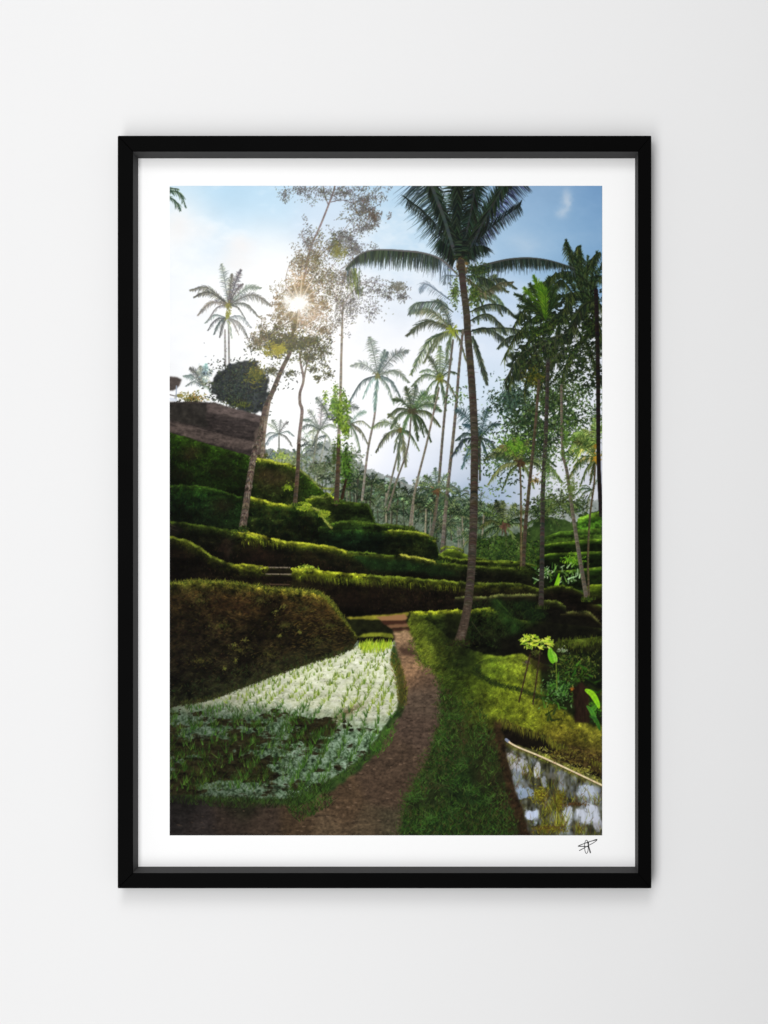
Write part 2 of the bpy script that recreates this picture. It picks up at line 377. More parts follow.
    palm(437, 491, [(419, 485), (424, 476), (435, 468), (448, 474), (455, 493), (424, 500), (450, 504), (416, 494)], (60, 80, 58), (104, 124, 76), w=.9, gap=.9, core=(90, 70, 44), cr=2.8)
    trunk([(437, 496), (434, 520)], 1.8, 2.2, (84, 78, 60))
    # palms just right of the big trunk
    palm(480, 438, [(456, 440), (452, 456), (462, 468), (456, 410), (470, 406), (488, 408), (500, 424), (497, 452), (488, 462), (463, 424), (478, 468)], (40, 62, 62), (74, 96, 92), w=1.0, gap=.85, core=(50, 54, 40), cr=3)
    trunk([(480, 440), (480, 480)], 1.8, 2, (60, 60, 50))

    # ---------------------------------------------------------------- hazy upper-left things
    trunk([(225, 330), (225.3, 366)], 1.8, 2.0, (138, 134, 130), (170, 166, 160), a=.9)
    trunk([(228.6, 320), (229.2, 366)], 1.7, 1.9, (120, 118, 112), (160, 156, 150), a=.9)
    palm(226.5, 318, [(251, 327), (205, 323), (214, 334), (219.7, 337), (239, 335), (248, 338), (208, 330), (232, 338)], (100, 108, 106), (140, 144, 136), w=.9, gap=.9, lf=.28)
    palm(228.5, 305, [(221.6, 264), (232, 274), (241, 270), (260.7, 288), (271.4, 306), (258.7, 317), (190.4, 290), (194, 297), (198, 315), (208, 320), (243, 284), (245, 318)],
         (92, 98, 98), (128, 130, 116), w=.85, gap=.8, lf=.2, core=(120, 116, 60), cr=3)
    leaves(227.5, 315, 3, 7, 60, [(150, 150, 60), (120, 120, 60)], 1.8, .8)
    palm(203, 386, [(206, 364), (212, 370), (196, 372), (184, 376), (190, 368), (214, 384), (186, 386), (200, 366), (212, 394)], (120, 134, 128), (156, 166, 152), w=1.0, gap=.8, lf=.32)
    leaves(205, 372, 8, 8, 90, [(130, 150, 160), (110, 128, 128)], 2, .5)
    leaves(193, 398, 14, 6, 220, [(100, 96, 46), (140, 132, 70), (66, 74, 44), (160, 120, 60)], 1.9, .85)
    leaves(180, 395, 6, 3, 40, [(150, 144, 70), (110, 104, 60)], 1.8, .8)
    leaves(186, 404, 14, 4, 170, [(38, 40, 26), (60, 62, 32), (24, 26, 20)], 2.2, .85)
    # pavilion roof and post
    lay(mask([(160, 377), (176, 376.5), (182, 380), (180, 384), (176, 389), (172, 391), (160, 392)], .5, 1), col((70, 62, 58)) * (1 + .3 * N_FINE[..., None]))
    stroke(169, 394.5, 177, 396.5, 1.1, 1.1, col((90, 84, 82)), .9)
    stroke(176.5, 386, 176, 400, 1.2, 1.2, col((150, 160, 178)), .9)
    stroke(169, 399, 176, 400, 3, 3, col((206, 212, 224)), .8)
    # dark rounded bush
    M = mask([(211, 380), (216, 374), (221, 369), (231, 363), (238, 360), (248, 358), (258, 363), (265, 372), (269, 384), (268, 398), (263, 412), (250, 412), (236, 408), (226, 404), (216, 397), (212, 390)], .5, 5, N_D)
    lay(M, np.clip(col((34, 38, 38)) * (1 + .7 * N_D[..., None] + .4 * N_FINE[..., None]), 0, 1))
    leaves(239, 385, 30, 26, 500, [(24, 28, 24), (40, 46, 36), (52, 58, 40)], 2.2, .85, clump=40); leaves(240, 386, 32, 27, 700, [(28, 34, 30), (44, 52, 50), (22, 26, 30), (60, 70, 54)], 1.8, .8)
    leaves(256, 374, 11, 12, 330, [(88, 88, 34), (64, 70, 34), (112, 106, 40), (44, 52, 32)], 2.0, .8)
    leaves(240, 404, 20, 6, 120, [(76, 84, 34), (40, 46, 30)], 1.8, .8)
    leaves(212, 406, 6, 5, 60, [(170, 170, 150), (90, 96, 60)], 1.6, .6)

    # ---------------------------------------------------------------- right-hand wood
    def crown(cx, cy, n, r, c1, c2, lo=-3.7, hi=.6, **k):
        tips = [(cx + r * rng.uniform(.75, 1.15) * math.cos(q), cy + r * rng.uniform(.75, 1.1) * math.sin(q)) for q in np.linspace(lo, hi, n) + rng.normal(0, .1, n)]
        palm(cx, cy, tips, c1, c2, **k)
    leaves(535, 425, 52, 46, 2100, [(38, 56, 36), (60, 84, 44), (86, 112, 58), (28, 40, 26), (104, 130, 68)], 2.5, .85, hole=-.3, clump=60)
    leaves(510, 400, 26, 24, 900, [(34, 50, 44), (56, 78, 62), (80, 104, 84)], 2.0, .8, hole=-.22)
    leaves(560, 400, 42, 26, 900, [(30, 42, 26), (52, 70, 34), (76, 98, 50)], 2.5, .88, hole=-.35, clump=40); leaves(535, 425, 46, 42, 900, [(28, 40, 26), (44, 60, 34)], 2.6, .85, clump=34)
    leaves(575, 440, 14, 30, 300, [(48, 70, 30), (92, 120, 50), (70, 96, 40)], 2.0, .8, hole=-.1)
    leaves(516, 446, 16, 10, 330, [(96, 140, 40), (66, 104, 30), (130, 166, 60)], 2.2, .85)
    leaves(500, 455, 18, 12, 260, [(46, 66, 40), (70, 92, 52)], 2.2, .8)
    crown(478, 296, 8, 32, (40, 54, 40), (84, 96, 66), lo=-1.2, hi=1.6, w=1.0, gap=.8, lf=.26)
    for pts in ([(468, 300), (484, 284), (500, 279), (516, 288)], [(470, 312), (486, 305), (502, 306), (516, 317)], [(468, 322), (486, 314), (500, 324), (506, 334)],
                [(470, 332), (484, 328), (500, 336), (508, 346)], [(473, 336), (478, 352), (484, 370), (487, 384)], [(472, 330), (496, 328), (518, 330), (536, 342)], [(540, 330), (522, 334), (508, 338), (498, 348)]):
        frond(pts, 8, col((44, 54, 44)), col((86, 94, 70)), .6, .8, .95)
    # dark palm masses
    M = mask([(512, 352), (512, 326), (524, 306), (534, 292), (550, 282), (566, 272), (580, 268), (603, 262), (603, 388), (586, 390), (560, 378), (548, 390), (528, 386), (518, 380), (508, 370)], .5, 9, N_D)
    M = M * np.clip((N_D * .9 + N_MED * .9 + N_FINE * .9 + .22) * 5, 0, 1)
    lay(M * .96, np.clip(col((22, 30, 18)) * (1 + .9 * N_D[..., None] + .5 * N_FINE[..., None]), 0, 1))
    dk1, dk2 = (20, 28, 18), (48, 62, 30)
    for pts in ([(556, 300), (546, 286), (536, 284), (522, 296)], [(556, 306), (540, 300), (524, 310), (514, 326)], [(556, 312), (536, 316), (516, 336), (504, 358)],
                [(560, 318), (540, 330), (522, 352), (512, 378)], [(560, 320), (556, 344), (546, 368), (536, 384)], [(562, 300), (578, 292), (596, 300), (606, 316)],
                [(560, 316), (576, 328), (590, 350), (596, 372)], [(560, 310), (584, 316), (600, 332), (608, 350)], [(586, 280), (576, 260), (569, 250), (566, 241)],
                [(586, 282), (580, 262), (578, 252), (578, 246)], [(586, 282), (590, 266), (594, 256), (600, 252)], [(586, 284), (572, 272), (556, 274), (544, 282)],
                [(586, 286), (598, 276), (606, 282)], [(586, 290), (570, 300), (560, 322), (556, 340)], [(588, 290), (596, 312), (600, 336)], [(556, 300), (550, 282), (556, 272)],
                [(576, 300), (566, 284), (560, 280), (556, 286)], [(540, 340), (526, 356), (516, 372), (508, 386)], [(560, 350), (544, 356), (530, 374), (524, 394)], [(590, 330), (576, 346), (566, 366), (560, 390)]):
        frond(pts, 11, col(dk1), col(dk2), .75, .75, .6, .92, sweep=.4, rag=.5); fan(pts, [(-.2, 1), (.3, 1)], 12, col((30, 40, 26)), col((84, 94, 46)), 1.9, .55, .8, .1, .1, .2)
    for (tx, ty), g_ in (((518, 306), 0), ((515, 294), 0), ((524, 288), 1), ((530, 284), 0), ((534, 276), 1), ((541, 283), 1), ((549, 277), 0), ((556, 286), 0), ((560, 296), 0), ((522, 300), 0), ((545, 288), 1)):
        mx_, my_ = (546 + tx) / 2, (320 + ty) / 2 - 3
        frond([(546, 322), (mx_, my_), (tx, ty)], 8, col((58, 92, 22) if g_ else (28, 40, 22)), col((92, 124, 30) if g_ else (48, 64, 30)), .05, .85, .75, .9, sweep=1.7, rag=.5)
    for (tx, ty) in ((566, 240), (575, 254), (580, 246), (588, 256), (597, 252), (603, 262), (570, 264), (562, 270)):
        frond([(590, 312), ((590 + tx) / 2 - 2, (312 + ty) / 2 - 2), (tx, ty)], 7.5, col((24, 34, 22)), col((58, 74, 40)), .05, .9, .6, .92, sweep=1.5, rag=.6)
    for pts in ([(560, 335), (540, 342), (518, 358), (505, 382)], [(575, 330), (556, 338), (536, 352), (520, 372)], [(570, 345), (556, 356), (544, 374), (538, 392)]):
        fan(pts, [(-.15, 1), (.25, 1)], 13, col((24, 32, 22)), col((58, 66, 42)), 1.1, .8, .88, .05, .1, .15); P = path(pts, 30)
        for i in range(1, 30): stroke(*P[i - 1], *P[i], .9, .9, col((74, 76, 62)), .6)
    leaves(538, 332, 9, 5, 90, [(84, 110, 24), (56, 78, 22), (110, 128, 34)], 2.0, .8)
    leaves(546, 328, 16, 10, 200, [(30, 44, 20), (48, 66, 26), (20, 28, 16)], 2.4, .85, clump=14)
    leaves(536, 376, 14, 12, 200, [(92, 84, 24), (60, 66, 24), (36, 44, 22)], 2.2, .8)
    leaves(560, 350, 44, 36, 900, [(20, 28, 18), (40, 54, 28), (64, 80, 36), (28, 38, 22)], 2.2, .85, hole=-.2, gauss=False)
    leaves(590, 330, 14, 50, 420, [(14, 20, 14), (30, 40, 22), (48, 60, 28)], 2.4, .85)
    frond([(596, 300), (584, 306), (574, 322), (570, 342)], 10, col((26, 34, 24)), col((56, 66, 36)), .5, .8, 1.1)
    # lower right palms
    crown(596, 446, 10, 26, (62, 82, 34), (120, 134, 66), lo=-4.2, hi=-1.2, w=1.0, gap=.75, lf=.28, core=(150, 120, 40), cr=3)
    palm(597, 458, [(574, 442), (570, 452), (580, 436), (568, 480), (580, 486), (574, 466), (590, 484)], (50, 70, 30), (126, 128, 66), w=1.0, gap=.8, lf=.26, core=(170, 128, 40), cr=3)
    palm(592, 490, [(578, 502), (582, 486), (576, 494), (600, 478), (586, 512)], (60, 76, 56), (104, 118, 88), w=.9, gap=.9, lf=.25)
    palm(520, 463, [(488, 484), (484, 460), (502, 490), (493, 450), (556, 466), (562, 482), (545, 474), (513, 438), (528, 440), (540, 450), (500, 446), (534, 488)],
         (54, 68, 40), (108, 116, 66), w=1.0, gap=.8, lf=.24, core=(60, 44, 30), cr=3.4)
    leaves(515, 447, 12, 9, 200, [(80, 120, 34), (50, 80, 26), (110, 146, 50)], 2.2, .85)
    leaves(548, 506, 26, 16, 420, [(40, 54, 30), (70, 88, 46), (100, 116, 70), (28, 38, 24)], 2.4, .8)
    leaves(574, 506, 20, 12, 240, [(34, 46, 28), (60, 78, 40)], 2.4, .8)
    wood([(169, 660), (455, 640), (475, 540), (520, 534), (545, 515), (575, 520), (585, 512), (603, 512)], 0, (26, 42, 16), (54, 78, 28), .9)
    palm(504, 526, [(488, 505), (496, 500), (503, 501), (516, 504), (526, 512), (480, 528), (478, 546), (490, 548), (519, 549), (530, 534), (508, 552), (484, 514), (528, 522)],
         (34, 48, 28), (92, 106, 58), w=1.05, gap=.75, lf=.28, core=(80, 56, 44), cr=3.6)
    palm(540, 520, [(526, 512), (532, 506), (546, 504), (556, 512), (560, 526), (524, 530)], (34, 48, 26), (80, 96, 48), w=1.05, gap=.8, lf=.3)
    palm(560, 505, [(545, 500), (550, 494), (562, 490), (574, 496), (578, 508), (545, 514), (572, 518)], (46, 62, 32), (96, 112, 58), w=1.0, gap=.8, lf=.3)
    leaves(500, 550, 30, 14, 500, [(34, 52, 20), (56, 80, 28), (22, 34, 15), (74, 98, 38)], 2.2, .85, gauss=False)
    leaves(540, 552, 20, 12, 260, [(40, 62, 20), (66, 90, 30), (22, 32, 14)], 2.2, .85, gauss=False)
    # ------------------ far right terraces
    dk = [(0, (84, 118, 30)), (2, (52, 78, 20)), (5, (20, 32, 10)), (12, (14, 22, 8))]
    lt = [(0, (132, 160, 52)), (2.0, (88, 120, 30)), (4.0, (28, 46, 12)), (10, (18, 28, 8))]
    terrace([(578, 518), (588, 514), (603, 511)], 545, [(0, (104, 138, 42)), (6, (60, 92, 24)), (9, (30, 52, 14)), (14, (60, 96, 26))])
    terrace([(545, 537), (560, 531), (603, 528)], 545, [(0, (70, 96, 30)), (5, (28, 44, 14)), (9, (54, 76, 24))])
    terrace([(540, 545), (560, 542), (603, 538.5)], 560, dk, lt, [(545, .7), (603, .8)], .6)
    terrace([(536, 557), (550, 553), (603, 551)], 572, dk, lt, [(545, .6), (570, .5), (603, .7)], .6)
    leaves(573, 560, 12, 6, 220, [(84, 130, 26), (60, 98, 20), (116, 160, 40)], 2, .8)
    terrace([(535, 572), (575, 569.5), (603, 566.5)], 590, dk, lt, [(545, .3), (565, .7), (603, .8)], .6)

    # ---------------------------------------------------------------- the terraced hill, back to front
    # old stone wall on the hill's top
    M = mask([(160, 402), (206, 402), (214, 403), (262.6, 416.5), (264, 456), (240, 470), (160, 450)], .5, .6)
    lay(M, col((44, 38, 36)) * (1 + .5 * N_H[..., None] + .35 * N_FINE[..., None]))
    M = mask([(206, 404), (214, 403), (262.6, 416.5), (262, 423), (240, 418), (206, 412)], .5, .6)
    lay(M, col((84, 72, 68)) * (1 + .25 * N_H[..., None] + .2 * N_FINE[..., None]), .85)
    M = mask([(160, 420), (182, 424), (206, 430), (240, 439), (262, 443), (262, 448), (240, 450), (204, 442), (169, 431)], .7, 1.2)
    lay(M, col((84, 72, 66)) * (1 + .3 * N_H[..., None] + .3 * N_FINE[..., None]), .75)
    for q in range(150):
        x = rng.uniform(170, 262); y = rng.uniform(407, 452) + (x - 206) * .12
        if y > 431 + (x - 169) * .26: continue
        l = rng.uniform(2, 5); stroke(x, y, x + l, y + l * .2, rng.uniform(.8, 1.8), .8, col([(26, 22, 20), (70, 60, 55), (92, 80, 72), (54, 46, 42)][rng.integers(4)]), .4)
    M = mask([(160, 402), (206, 405), (207, 428), (160, 418)], 1, 1.5)
    lay(M, col((36, 34, 30)) * (1 + .6 * N_D[..., None]), .8)
    M = mask([(254, 432), (264, 420), (266, 462), (256, 462)], .5, .5)
    lay(M, col((84, 72, 64)) * (1 + .3 * N_V[..., None]), .85)
    grs = [(0, (46, 72, 17)), (6, (32, 54, 11)), (20, (23, 40, 9)), (50, (15, 24, 7)), (80, (13, 20, 7))]
    lim = [(0, (160, 170, 56)), (1.8, (116, 134, 30)), (4.5, (44, 56, 16)), (10, (30, 38, 14)), (30, (26, 32, 12))]
    terrace([(160, 431), (169, 432), (204, 443), (247, 455), (258, 459), (274, 461), (295, 466), (306, 473), (315, 483), (322, 490), (330, 500)], 545, grs, lim, [(250, 0), (258, .8), (296, .9), (306, .4), (330, .3)], 1.2, .3)
    leaves(262, 456, 6, 2.5, 70, [(60, 64, 26), (40, 44, 20), (96, 100, 40)], 1.8, .85)
    for _ in range(10):    # dark hollows and brown scars on the bank
        x = rng.uniform(175, 240); y = 455 + rng.uniform(0, 30)
        g = np.exp(-(((GX - x) / rng.uniform(7, 15)) ** 2 + ((GY - y - (GX - x) * .2 + 3 * N_MED) / rng.uniform(2.5, 5)) ** 2)) * .6
        lay(g.astype(np.float32), col((16, 18, 8)))
    for x, y, rx, ry in [(275, 480, 18, 9), (262, 476, 10, 8), (192, 452, 10, 6)]:
        g = np.exp(-(((GX - x) / rx) ** 2 + ((GY - y + 4 * N_MED) / ry) ** 2)) * .65
        lay(g.astype(np.float32), col((44, 36, 20)))
    tufts([(169, 436), (204, 446), (247, 458), (300, 470), (320, 488), (300, 503), (250, 497), (214, 488), (169, 484)], 2300, 3.2, 0, .8, (-1.3, 1.3), .7)
    tufts([(256, 459), (274, 461), (295, 466), (295, 469), (274, 464), (256, 462)], 120, 2.2, [(176, 186, 70), (140, 156, 40)], .7)
    leaves(288, 487, 7, 3.5, 90, [(120, 142, 34), (84, 110, 26)], 1.8, .8)
    # R1b shelf, by the climber-clad trunk
    terrace([(305, 499), (314, 497), (322, 495), (327, 492), (335, 497), (345, 501), (368, 504), (374, 520)], 530, [(0, (60, 78, 24)), (3, (26, 38, 12)), (10, (14, 22, 8)), (18, (30, 44, 16))], lim, [(305, .8), (330, .9), (340, .3), (374, .1)], 1)
    # R2
    terrace([(160, 484), (171, 485), (214, 489), (243, 498), (251, 498), (270, 503.5), (294, 505), (315, 509), (322, 512), (332, 526), (336, 540)], 560,
            [(0, (36, 62, 18)), (6, (24, 44, 14)), (16, (17, 32, 12)), (40, (13, 20, 9))], lim, [(243, 0), (250, .75), (280, .95), (294, .4), (306, .9), (318, .5), (328, .1)], 1.2, .35)
    leaves(303, 505, 8, 3.5, 120, [(150, 160, 50), (110, 130, 36)], 1.8, .85)
    tufts([(169, 488), (214, 490), (243, 500), (300, 508), (325, 516), (330, 540), (300, 540), (240, 528), (200, 522), (169, 518)], 2400, 3.2, 0, .8, (-1.3, 1.3), .7)
    g = np.exp(-(((GX - 222) / 12) ** 2 + ((GY - 506 + 3 * N_MED) / 8) ** 2)) * .7; lay(g.astype(np.float32), col((28, 22, 14)))
    # R3 mound
    g3 = [(0, (40, 62, 20)), (3, (22, 38, 14)), (10, (12, 24, 11)), (30, (7, 12, 6))]
    terrace([(318, 527), (331, 523), (350, 520), (374, 524), (408, 526), (420, 532)], 560, [(0, (46, 68, 24)), (5, (26, 42, 15)), (12, (14, 26, 11))], lim, [(318, .2), (372, .2), (392, .4), (420, .3)], .8)
    g = np.exp(-(((GX - 324) / 7) ** 2 + ((GY - 515 - (GX - 324) * .9) / 4) ** 2)) * .6; lay(g.astype(np.float32), col((92, 116, 30)))
    terrace([(328, 531), (345, 529), (370, 530), (392, 531), (410, 532), (427, 535), (436, 542), (439, 552), (441, 562)], 575, g3, lim, [(380, 0), (392, .65), (424, .75), (434, .3)], .9)
    g = np.exp(-(((GX - 432) / 9) ** 2 + ((GY - 551) / 9) ** 2)) * .6; lay(g.astype(np.float32), col((10, 14, 6)))
    # lawn right of mid trunks
    terrace([(438, 555), (447, 549), (455, 549), (470, 556), (490, 560), (520, 561), (540, 566)], 585, [(0, (84, 104, 34)), (3, (36, 48, 16)), (8, (16, 20, 8)), (20, (12, 14, 7))], lim, [(440, .2), (450, .6), (470, .3), (500, .6), (520, .2)], 1)
    # R4
    r4 = [(160, 520), (169, 521), (204, 526), (239, 531.6), (268, 538), (298, 543.5), (310, 543.5), (333, 547), (351, 553), (372, 555), (396, 557), (404, 554.5), (435, 560), (460, 565), (500, 566), (530, 570), (545, 576)]
    terrace(r4, 600, [(0, (60, 76, 24)), (3, (32, 42, 15)), (10, (20, 23, 11)), (30, (14, 12, 7))],
            [(0, (176, 178, 56)), (2.4, (128, 136, 30)), (5.5, (52, 58, 16)), (10, (24, 22, 10)), (30, (12, 9, 5))],
            [(169, 0), (234, .1), (242, .9), (275, .8), (300, .8), (330, .5), (350, .4), (360, .05), (390, .25), (396, .05), (405, .35), (430, .45), (438, .05), (470, .12), (520, .1)], 1.2, .3)
    # slanting green sheets below R4 in the middle
    for pts, c in (([(352, 556), (400, 560), (430, 566), (420, 572), (370, 570)], (24, 44, 18)), ([(410, 562), (440, 566), (462, 576), (430, 576)], (20, 34, 14))):
        lay(mask(pts, 1.5, 2), col(c) * (1 + .5 * N_D[..., None]), .8)
    tufts([(169, 523), (204, 528), (239, 534), (235, 560), (214, 552), (198, 543), (169, 534)], 700, 3, 0, .8, (-1.3, 1.3), .6)
    lay(mask([(160, 521), (174, 523), (184, 530), (176, 536), (160, 534)], .6, 1), col((20, 18, 14)), .85)
    stroke(169, 524, 176, 527, 1, .6, col((70, 62, 50)), .6); stroke(169, 528, 178, 531, 1, .6, col((52, 46, 36)), .6)
    # R5
    terrace([(160, 534), (169, 536.4), (184, 540), (198, 546), (214, 557.5), (235, 566), (253, 566), (270, 569), (290, 569), (310, 569.5), (337, 573), (368, 575), (404, 578), (460, 582), (523, 584), (545, 590)], 640,
            [(0, (80, 94, 32)), (2, (40, 48, 18)), (5, (22, 22, 11)), (16, (18, 13, 8)), (40, (12, 9, 6))],
            [(0, (184, 186, 46)), (4, (126, 138, 26)), (8, (60, 70, 18)), (14, (22, 20, 9)), (40, (12, 9, 6))],
            [(169, 0), (180, .2), (233, .5), (262, .5), (272, .1), (288, .1), (296, 1), (360, .9), (374, .35), (404, .38), (408, .2), (440, .3), (460, .35), (523, .15)], 1.2, .25)
    leaves(307, 568, 11, 4, 160, [(150, 178, 50), (190, 200, 70), (110, 136, 40)], 2.0, .85)
    # steps on the left ledge
    for y, x0, x1, c in ((567.3, 257, 290, (138, 126, 108)), (574, 266, 291, (128, 116, 98)), (571, 264, 290, (16, 12, 8)), (578.5, 262, 290, (14, 10, 7)), (584.3, 266, 289, (74, 58, 44))):
        stroke(x0, y, x1, y + .3, 1.3 if c[0] > 60 else 4.6, 1.3 if c[0] > 60 else 4.6, col(c), .9)
    # draping grass under the rims
    for x0, x1, yb, n in ((296, 372, 574, 150), (372, 460, 579, 70), (240, 300, 538, 60)):
        for _ in range(n):
            x = rng.uniform(x0, x1); y = yb + (x - x0) * .06 + rng.uniform(0, 4); l = rng.uniform(2, 7)
            stroke(x, y, x + rng.uniform(-.5, 2.4), y + l, .8, .3, jit(col([(96, 108, 26), (66, 78, 20), (130, 140, 36)][rng.integers(3)]), .15), .5)
    tufts([(169, 434), (204, 446), (247, 458), (300, 470), (330, 497), (372, 506), (376, 523), (436, 541), (445, 556), (530, 570), (540, 606), (430, 612), (350, 614), (320, 592), (243, 580), (169, 580)], 9000, 2.1, 0, .7, (-1.5, 1.5), .8, cols_gain=(.4, 2.3))
    for _ in range(900):      # bare earth showing in the cut faces
        x = rng.uniform(200, 460); y0_ = np.interp(x, [200, 250, 300, 350, 400, 460], [545, 556, 553, 560, 584, 586]); dy_ = rng.uniform(0, 1)
        y = y0_ + dy_ * (14 if x < 300 else 16) if rng.random() < .5 else np.interp(x, [200, 300, 340, 400, 460], [560, 582, 584, 588, 590]) + dy_ * 22
        stroke(x, y, x + rng.uniform(-1, 1.5), y + rng.uniform(.5, 2), .8, .4, jit(col([(50, 36, 24), (38, 28, 18), (62, 44, 30), (12, 9, 6)][rng.integers(4)]), .15), .4)
    for x, y, rx, ry, c_, a_ in ((225, 548, 5, 9, (46, 32, 24), .6), (228, 552, 2, 7, (84, 70, 58), .25), (262, 556, 22, 6, (34, 22, 16), .6), (352, 598, 26, 9, (30, 20, 13), .6), (310, 580, 14, 5, (26, 20, 12), .5), (282, 478, 14, 6, (48, 38, 24), .45)):
        g = np.exp(-(((GX - x + 5 * N_MED) / rx) ** 2 + ((GY - y + 4 * N_D) / ry) ** 2)) * a_
        lay(g.astype(np.float32), np.clip(col(c_) * (1 + .6 * N_D[..., None]), 0, 1))
    Y1_, Y2_, G1_ = (164, 172, 54), (146, 158, 46), (74, 98, 32)
    rim([(257, 459), (266, 459.6), (275.6, 462), (294, 466)], Y1_, 2.4, 2.2)
    rim([(297, 467.5), (300.6, 470), (311.6, 479), (322.5, 488)], (112, 122, 62), 1.2, 1.2, .8)
    rim([(322, 488), (328, 488.6), (333, 489), (332, 492.6), (325.6, 498), (316, 496.6), (310, 497)], (128, 142, 60), 1.3, 1.2, .85, .2)
    rim([(169, 486), (190, 486), (214, 489), (243, 498)], (52, 78, 24), 1.4, 3, .6)
    rim([(249, 497.5), (260, 499.7), (275.6, 504), (293.6, 505.6)], (172, 180, 50), 2.8, 2.6)
    rim([(303, 503), (314.7, 509), (320, 511), (322.5, 516), (327, 523), (332, 528)], (140, 148, 66), 1.4, 1.5)
    leaves(303.7, 506, 8, 4.5, 130, [(150, 166, 46), (112, 134, 34), (78, 100, 26)], 1.9, .85, gauss=False)
    leaves(324, 513.4, 6, 3.6, 80, [(140, 152, 44), (104, 124, 34)], 1.9, .85, gauss=False)
    rim([(335, 523), (350, 521), (375.6, 523.5)], G1_, 1.4, 2.4, .7)
    rim([(340, 500), (354, 504), (368, 505.5), (374, 519)], (54, 74, 26), 1.2, 2.5, .6)
    rim([(376, 524), (392, 525), (406, 527.5)], (84, 104, 40), 1.2, 1.6, .7)
    rim([(388, 530.4), (400, 530.6), (417, 532), (428, 535.5), (435, 541)], (146, 160, 50), 1.5, 1.8, .85, .2)
    rim([(441, 549), (447, 547), (457.5, 548), (463, 551)], (128, 146, 44), 1.3, 1.6, .8)
    rim([(441, 556), (460, 559), (490, 561), (512, 562)], (104, 122, 36), 1.3, 1.6, .75)
    rim([(169, 521.5), (204, 526), (239, 531.6)], (66, 84, 26), 1.6, 3, .7)
    rim([(239, 531.6), (250, 533), (268, 537.6)], (182, 184, 52), 3.0, 3.4)
    rim([(272, 538.6), (284, 541.5), (300, 543), (327, 546), (347.5, 552)], (170, 176, 50), 2.6, 3.4)
    rim([(348, 552), (370, 553), (395, 556.4)], (86, 104, 32), 1.6, 2.6, .75)
    rim([(401, 554.5), (417, 557.5), (437, 562)], (162, 164, 62), 2.0, 2.0)
    rim([(437, 562), (470, 566), (520, 569)], (88, 104, 34), 1.2, 1.8, .7)
    rim([(169, 536.6), (184, 540), (198, 546.5), (214, 557.5), (235, 565.6)], (110, 120, 38), 2.0, 3.2, .8)
    rim([(233, 565.6), (244, 564), (258, 566.5), (268, 568)], (150, 156, 44), 2.6, 4)
    rim([(292, 569), (310, 569.6), (337, 573), (368, 575.4)], (176, 186, 48), 3.4, 5.5)
    rim([(368, 575.4), (392, 577), (404, 577.6), (432, 580), (460, 582)], (118, 134, 40), 1.8, 3.0, .8)
    rim([(460, 582.6), (480, 583), (523, 584)], (92, 106, 36), 1.3, 1.8, .75)
    # far small terraces right of the big trunk
    terrace([(455, 597), (461, 596.5), (490, 597), (500, 595), (537, 594.5), (545, 596)], 618, [(0, (96, 102, 52)), (1.6, (60, 62, 34)), (3, (26, 24, 14)), (8, (14, 13, 8))], None, None, .5)
    terrace([(536, 590), (545, 588), (560, 586), (572, 587), (582, 592), (592, 602), (603, 606)], 640, [(0, (80, 100, 26)), (3, (34, 36, 14)), (8, (20, 16, 9)), (20, (16, 12, 8))], None, None, 1)
    terrace([(586, 587), (592, 584.5), (603, 584)], 604, [(0, (140, 162, 40)), (4, (86, 108, 22)), (10, (48, 60, 16)), (18, (20, 18, 8))], None, None, 1)
    terrace([(538, 603), (545, 600.5), (556, 601), (566, 606)], 640, [(0, (74, 84, 34)), (3, (34, 38, 16)), (8, (12, 11, 7))], None, None, 1)
    terrace([(560, 614), (568, 613), (582, 612), (591, 614), (597, 620), (603, 625)], 650, [(0, (88, 88, 40)), (2, (40, 38, 18)), (5, (14, 12, 7))], None, None, .6)
    leaves(545, 572, 8, 5, 60, [(120, 160, 90), (60, 90, 40), (190, 210, 170)], 2, .8)
    for _ in range(70):
        x = rng.uniform(534, 583); y = rng.uniform(566, 585); an = rng.uniform(-1.2, 1.2); l = rng.uniform(3, 7)
        stroke(x, y, x + l * math.sin(an), y - l * math.cos(an), 1.6, .6, jit(col([(50, 84, 30), (100, 140, 60), (30, 50, 20), (150, 180, 130)][rng.integers(4)]), .15), .85)
    stroke(556, 585, 559, 574, 3.4, 1.6, col((126, 190, 30)), .95); stroke(558, 585, 560, 578, 2, 1.6, col((150, 206, 44)), .9)
    # R7 shelf right of the path and the bank that falls from it
    terrace([(404, 616), (411, 612.5), (430, 611.5), (460, 610.5), (480, 609), (492, 608), (500, 612), (520, 620), (545, 622), (603, 628)], 700,
            [(0, (70, 84, 26)), (4, (34, 46, 16)), (14, (20, 26, 11)), (40, (15, 17, 9))], [(0, (196, 196, 50)), (2.5, (150, 160, 34)), (5, (60, 72, 20)), (12, (26, 34, 12)), (40, (16, 18, 9))],
            [(404, .3), (415, .7), (460, .75), (490, .6), (500, 0)], 1.0, .45, tex=N_D)
    for pts, c in (([(488, 598), (500, 597), (520, 622), (530, 640), (512, 636), (500, 618)], (30, 52, 20)), ([(505, 600), (536, 600), (548, 618), (530, 624)], (18, 32, 14)), ([(440, 612), (462, 612), (470, 640), (452, 640)], (26, 30, 12))):
        lay(mask(pts, 2, 3), col(c) * (1 + .6 * N_D[..., None]), .75)
    stroke(497, 600, 512, 616, 1.5, .6, col((60, 84, 30)), .5); stroke(472, 622, 482, 636, 1.3, .6, col((66, 64, 40)), .6)
    tufts([(470, 600), (545, 604), (560, 640), (500, 650), (462, 640)], 1500, 3, [(26, 44, 16), (36, 56, 20), (46, 60, 24), (16, 24, 10)], .8, (-1.3, 1.3), .45)
    rim([(411, 612.2), (430, 611.4), (460, 610.2)], (168, 180, 46), 1.8, 2.6)
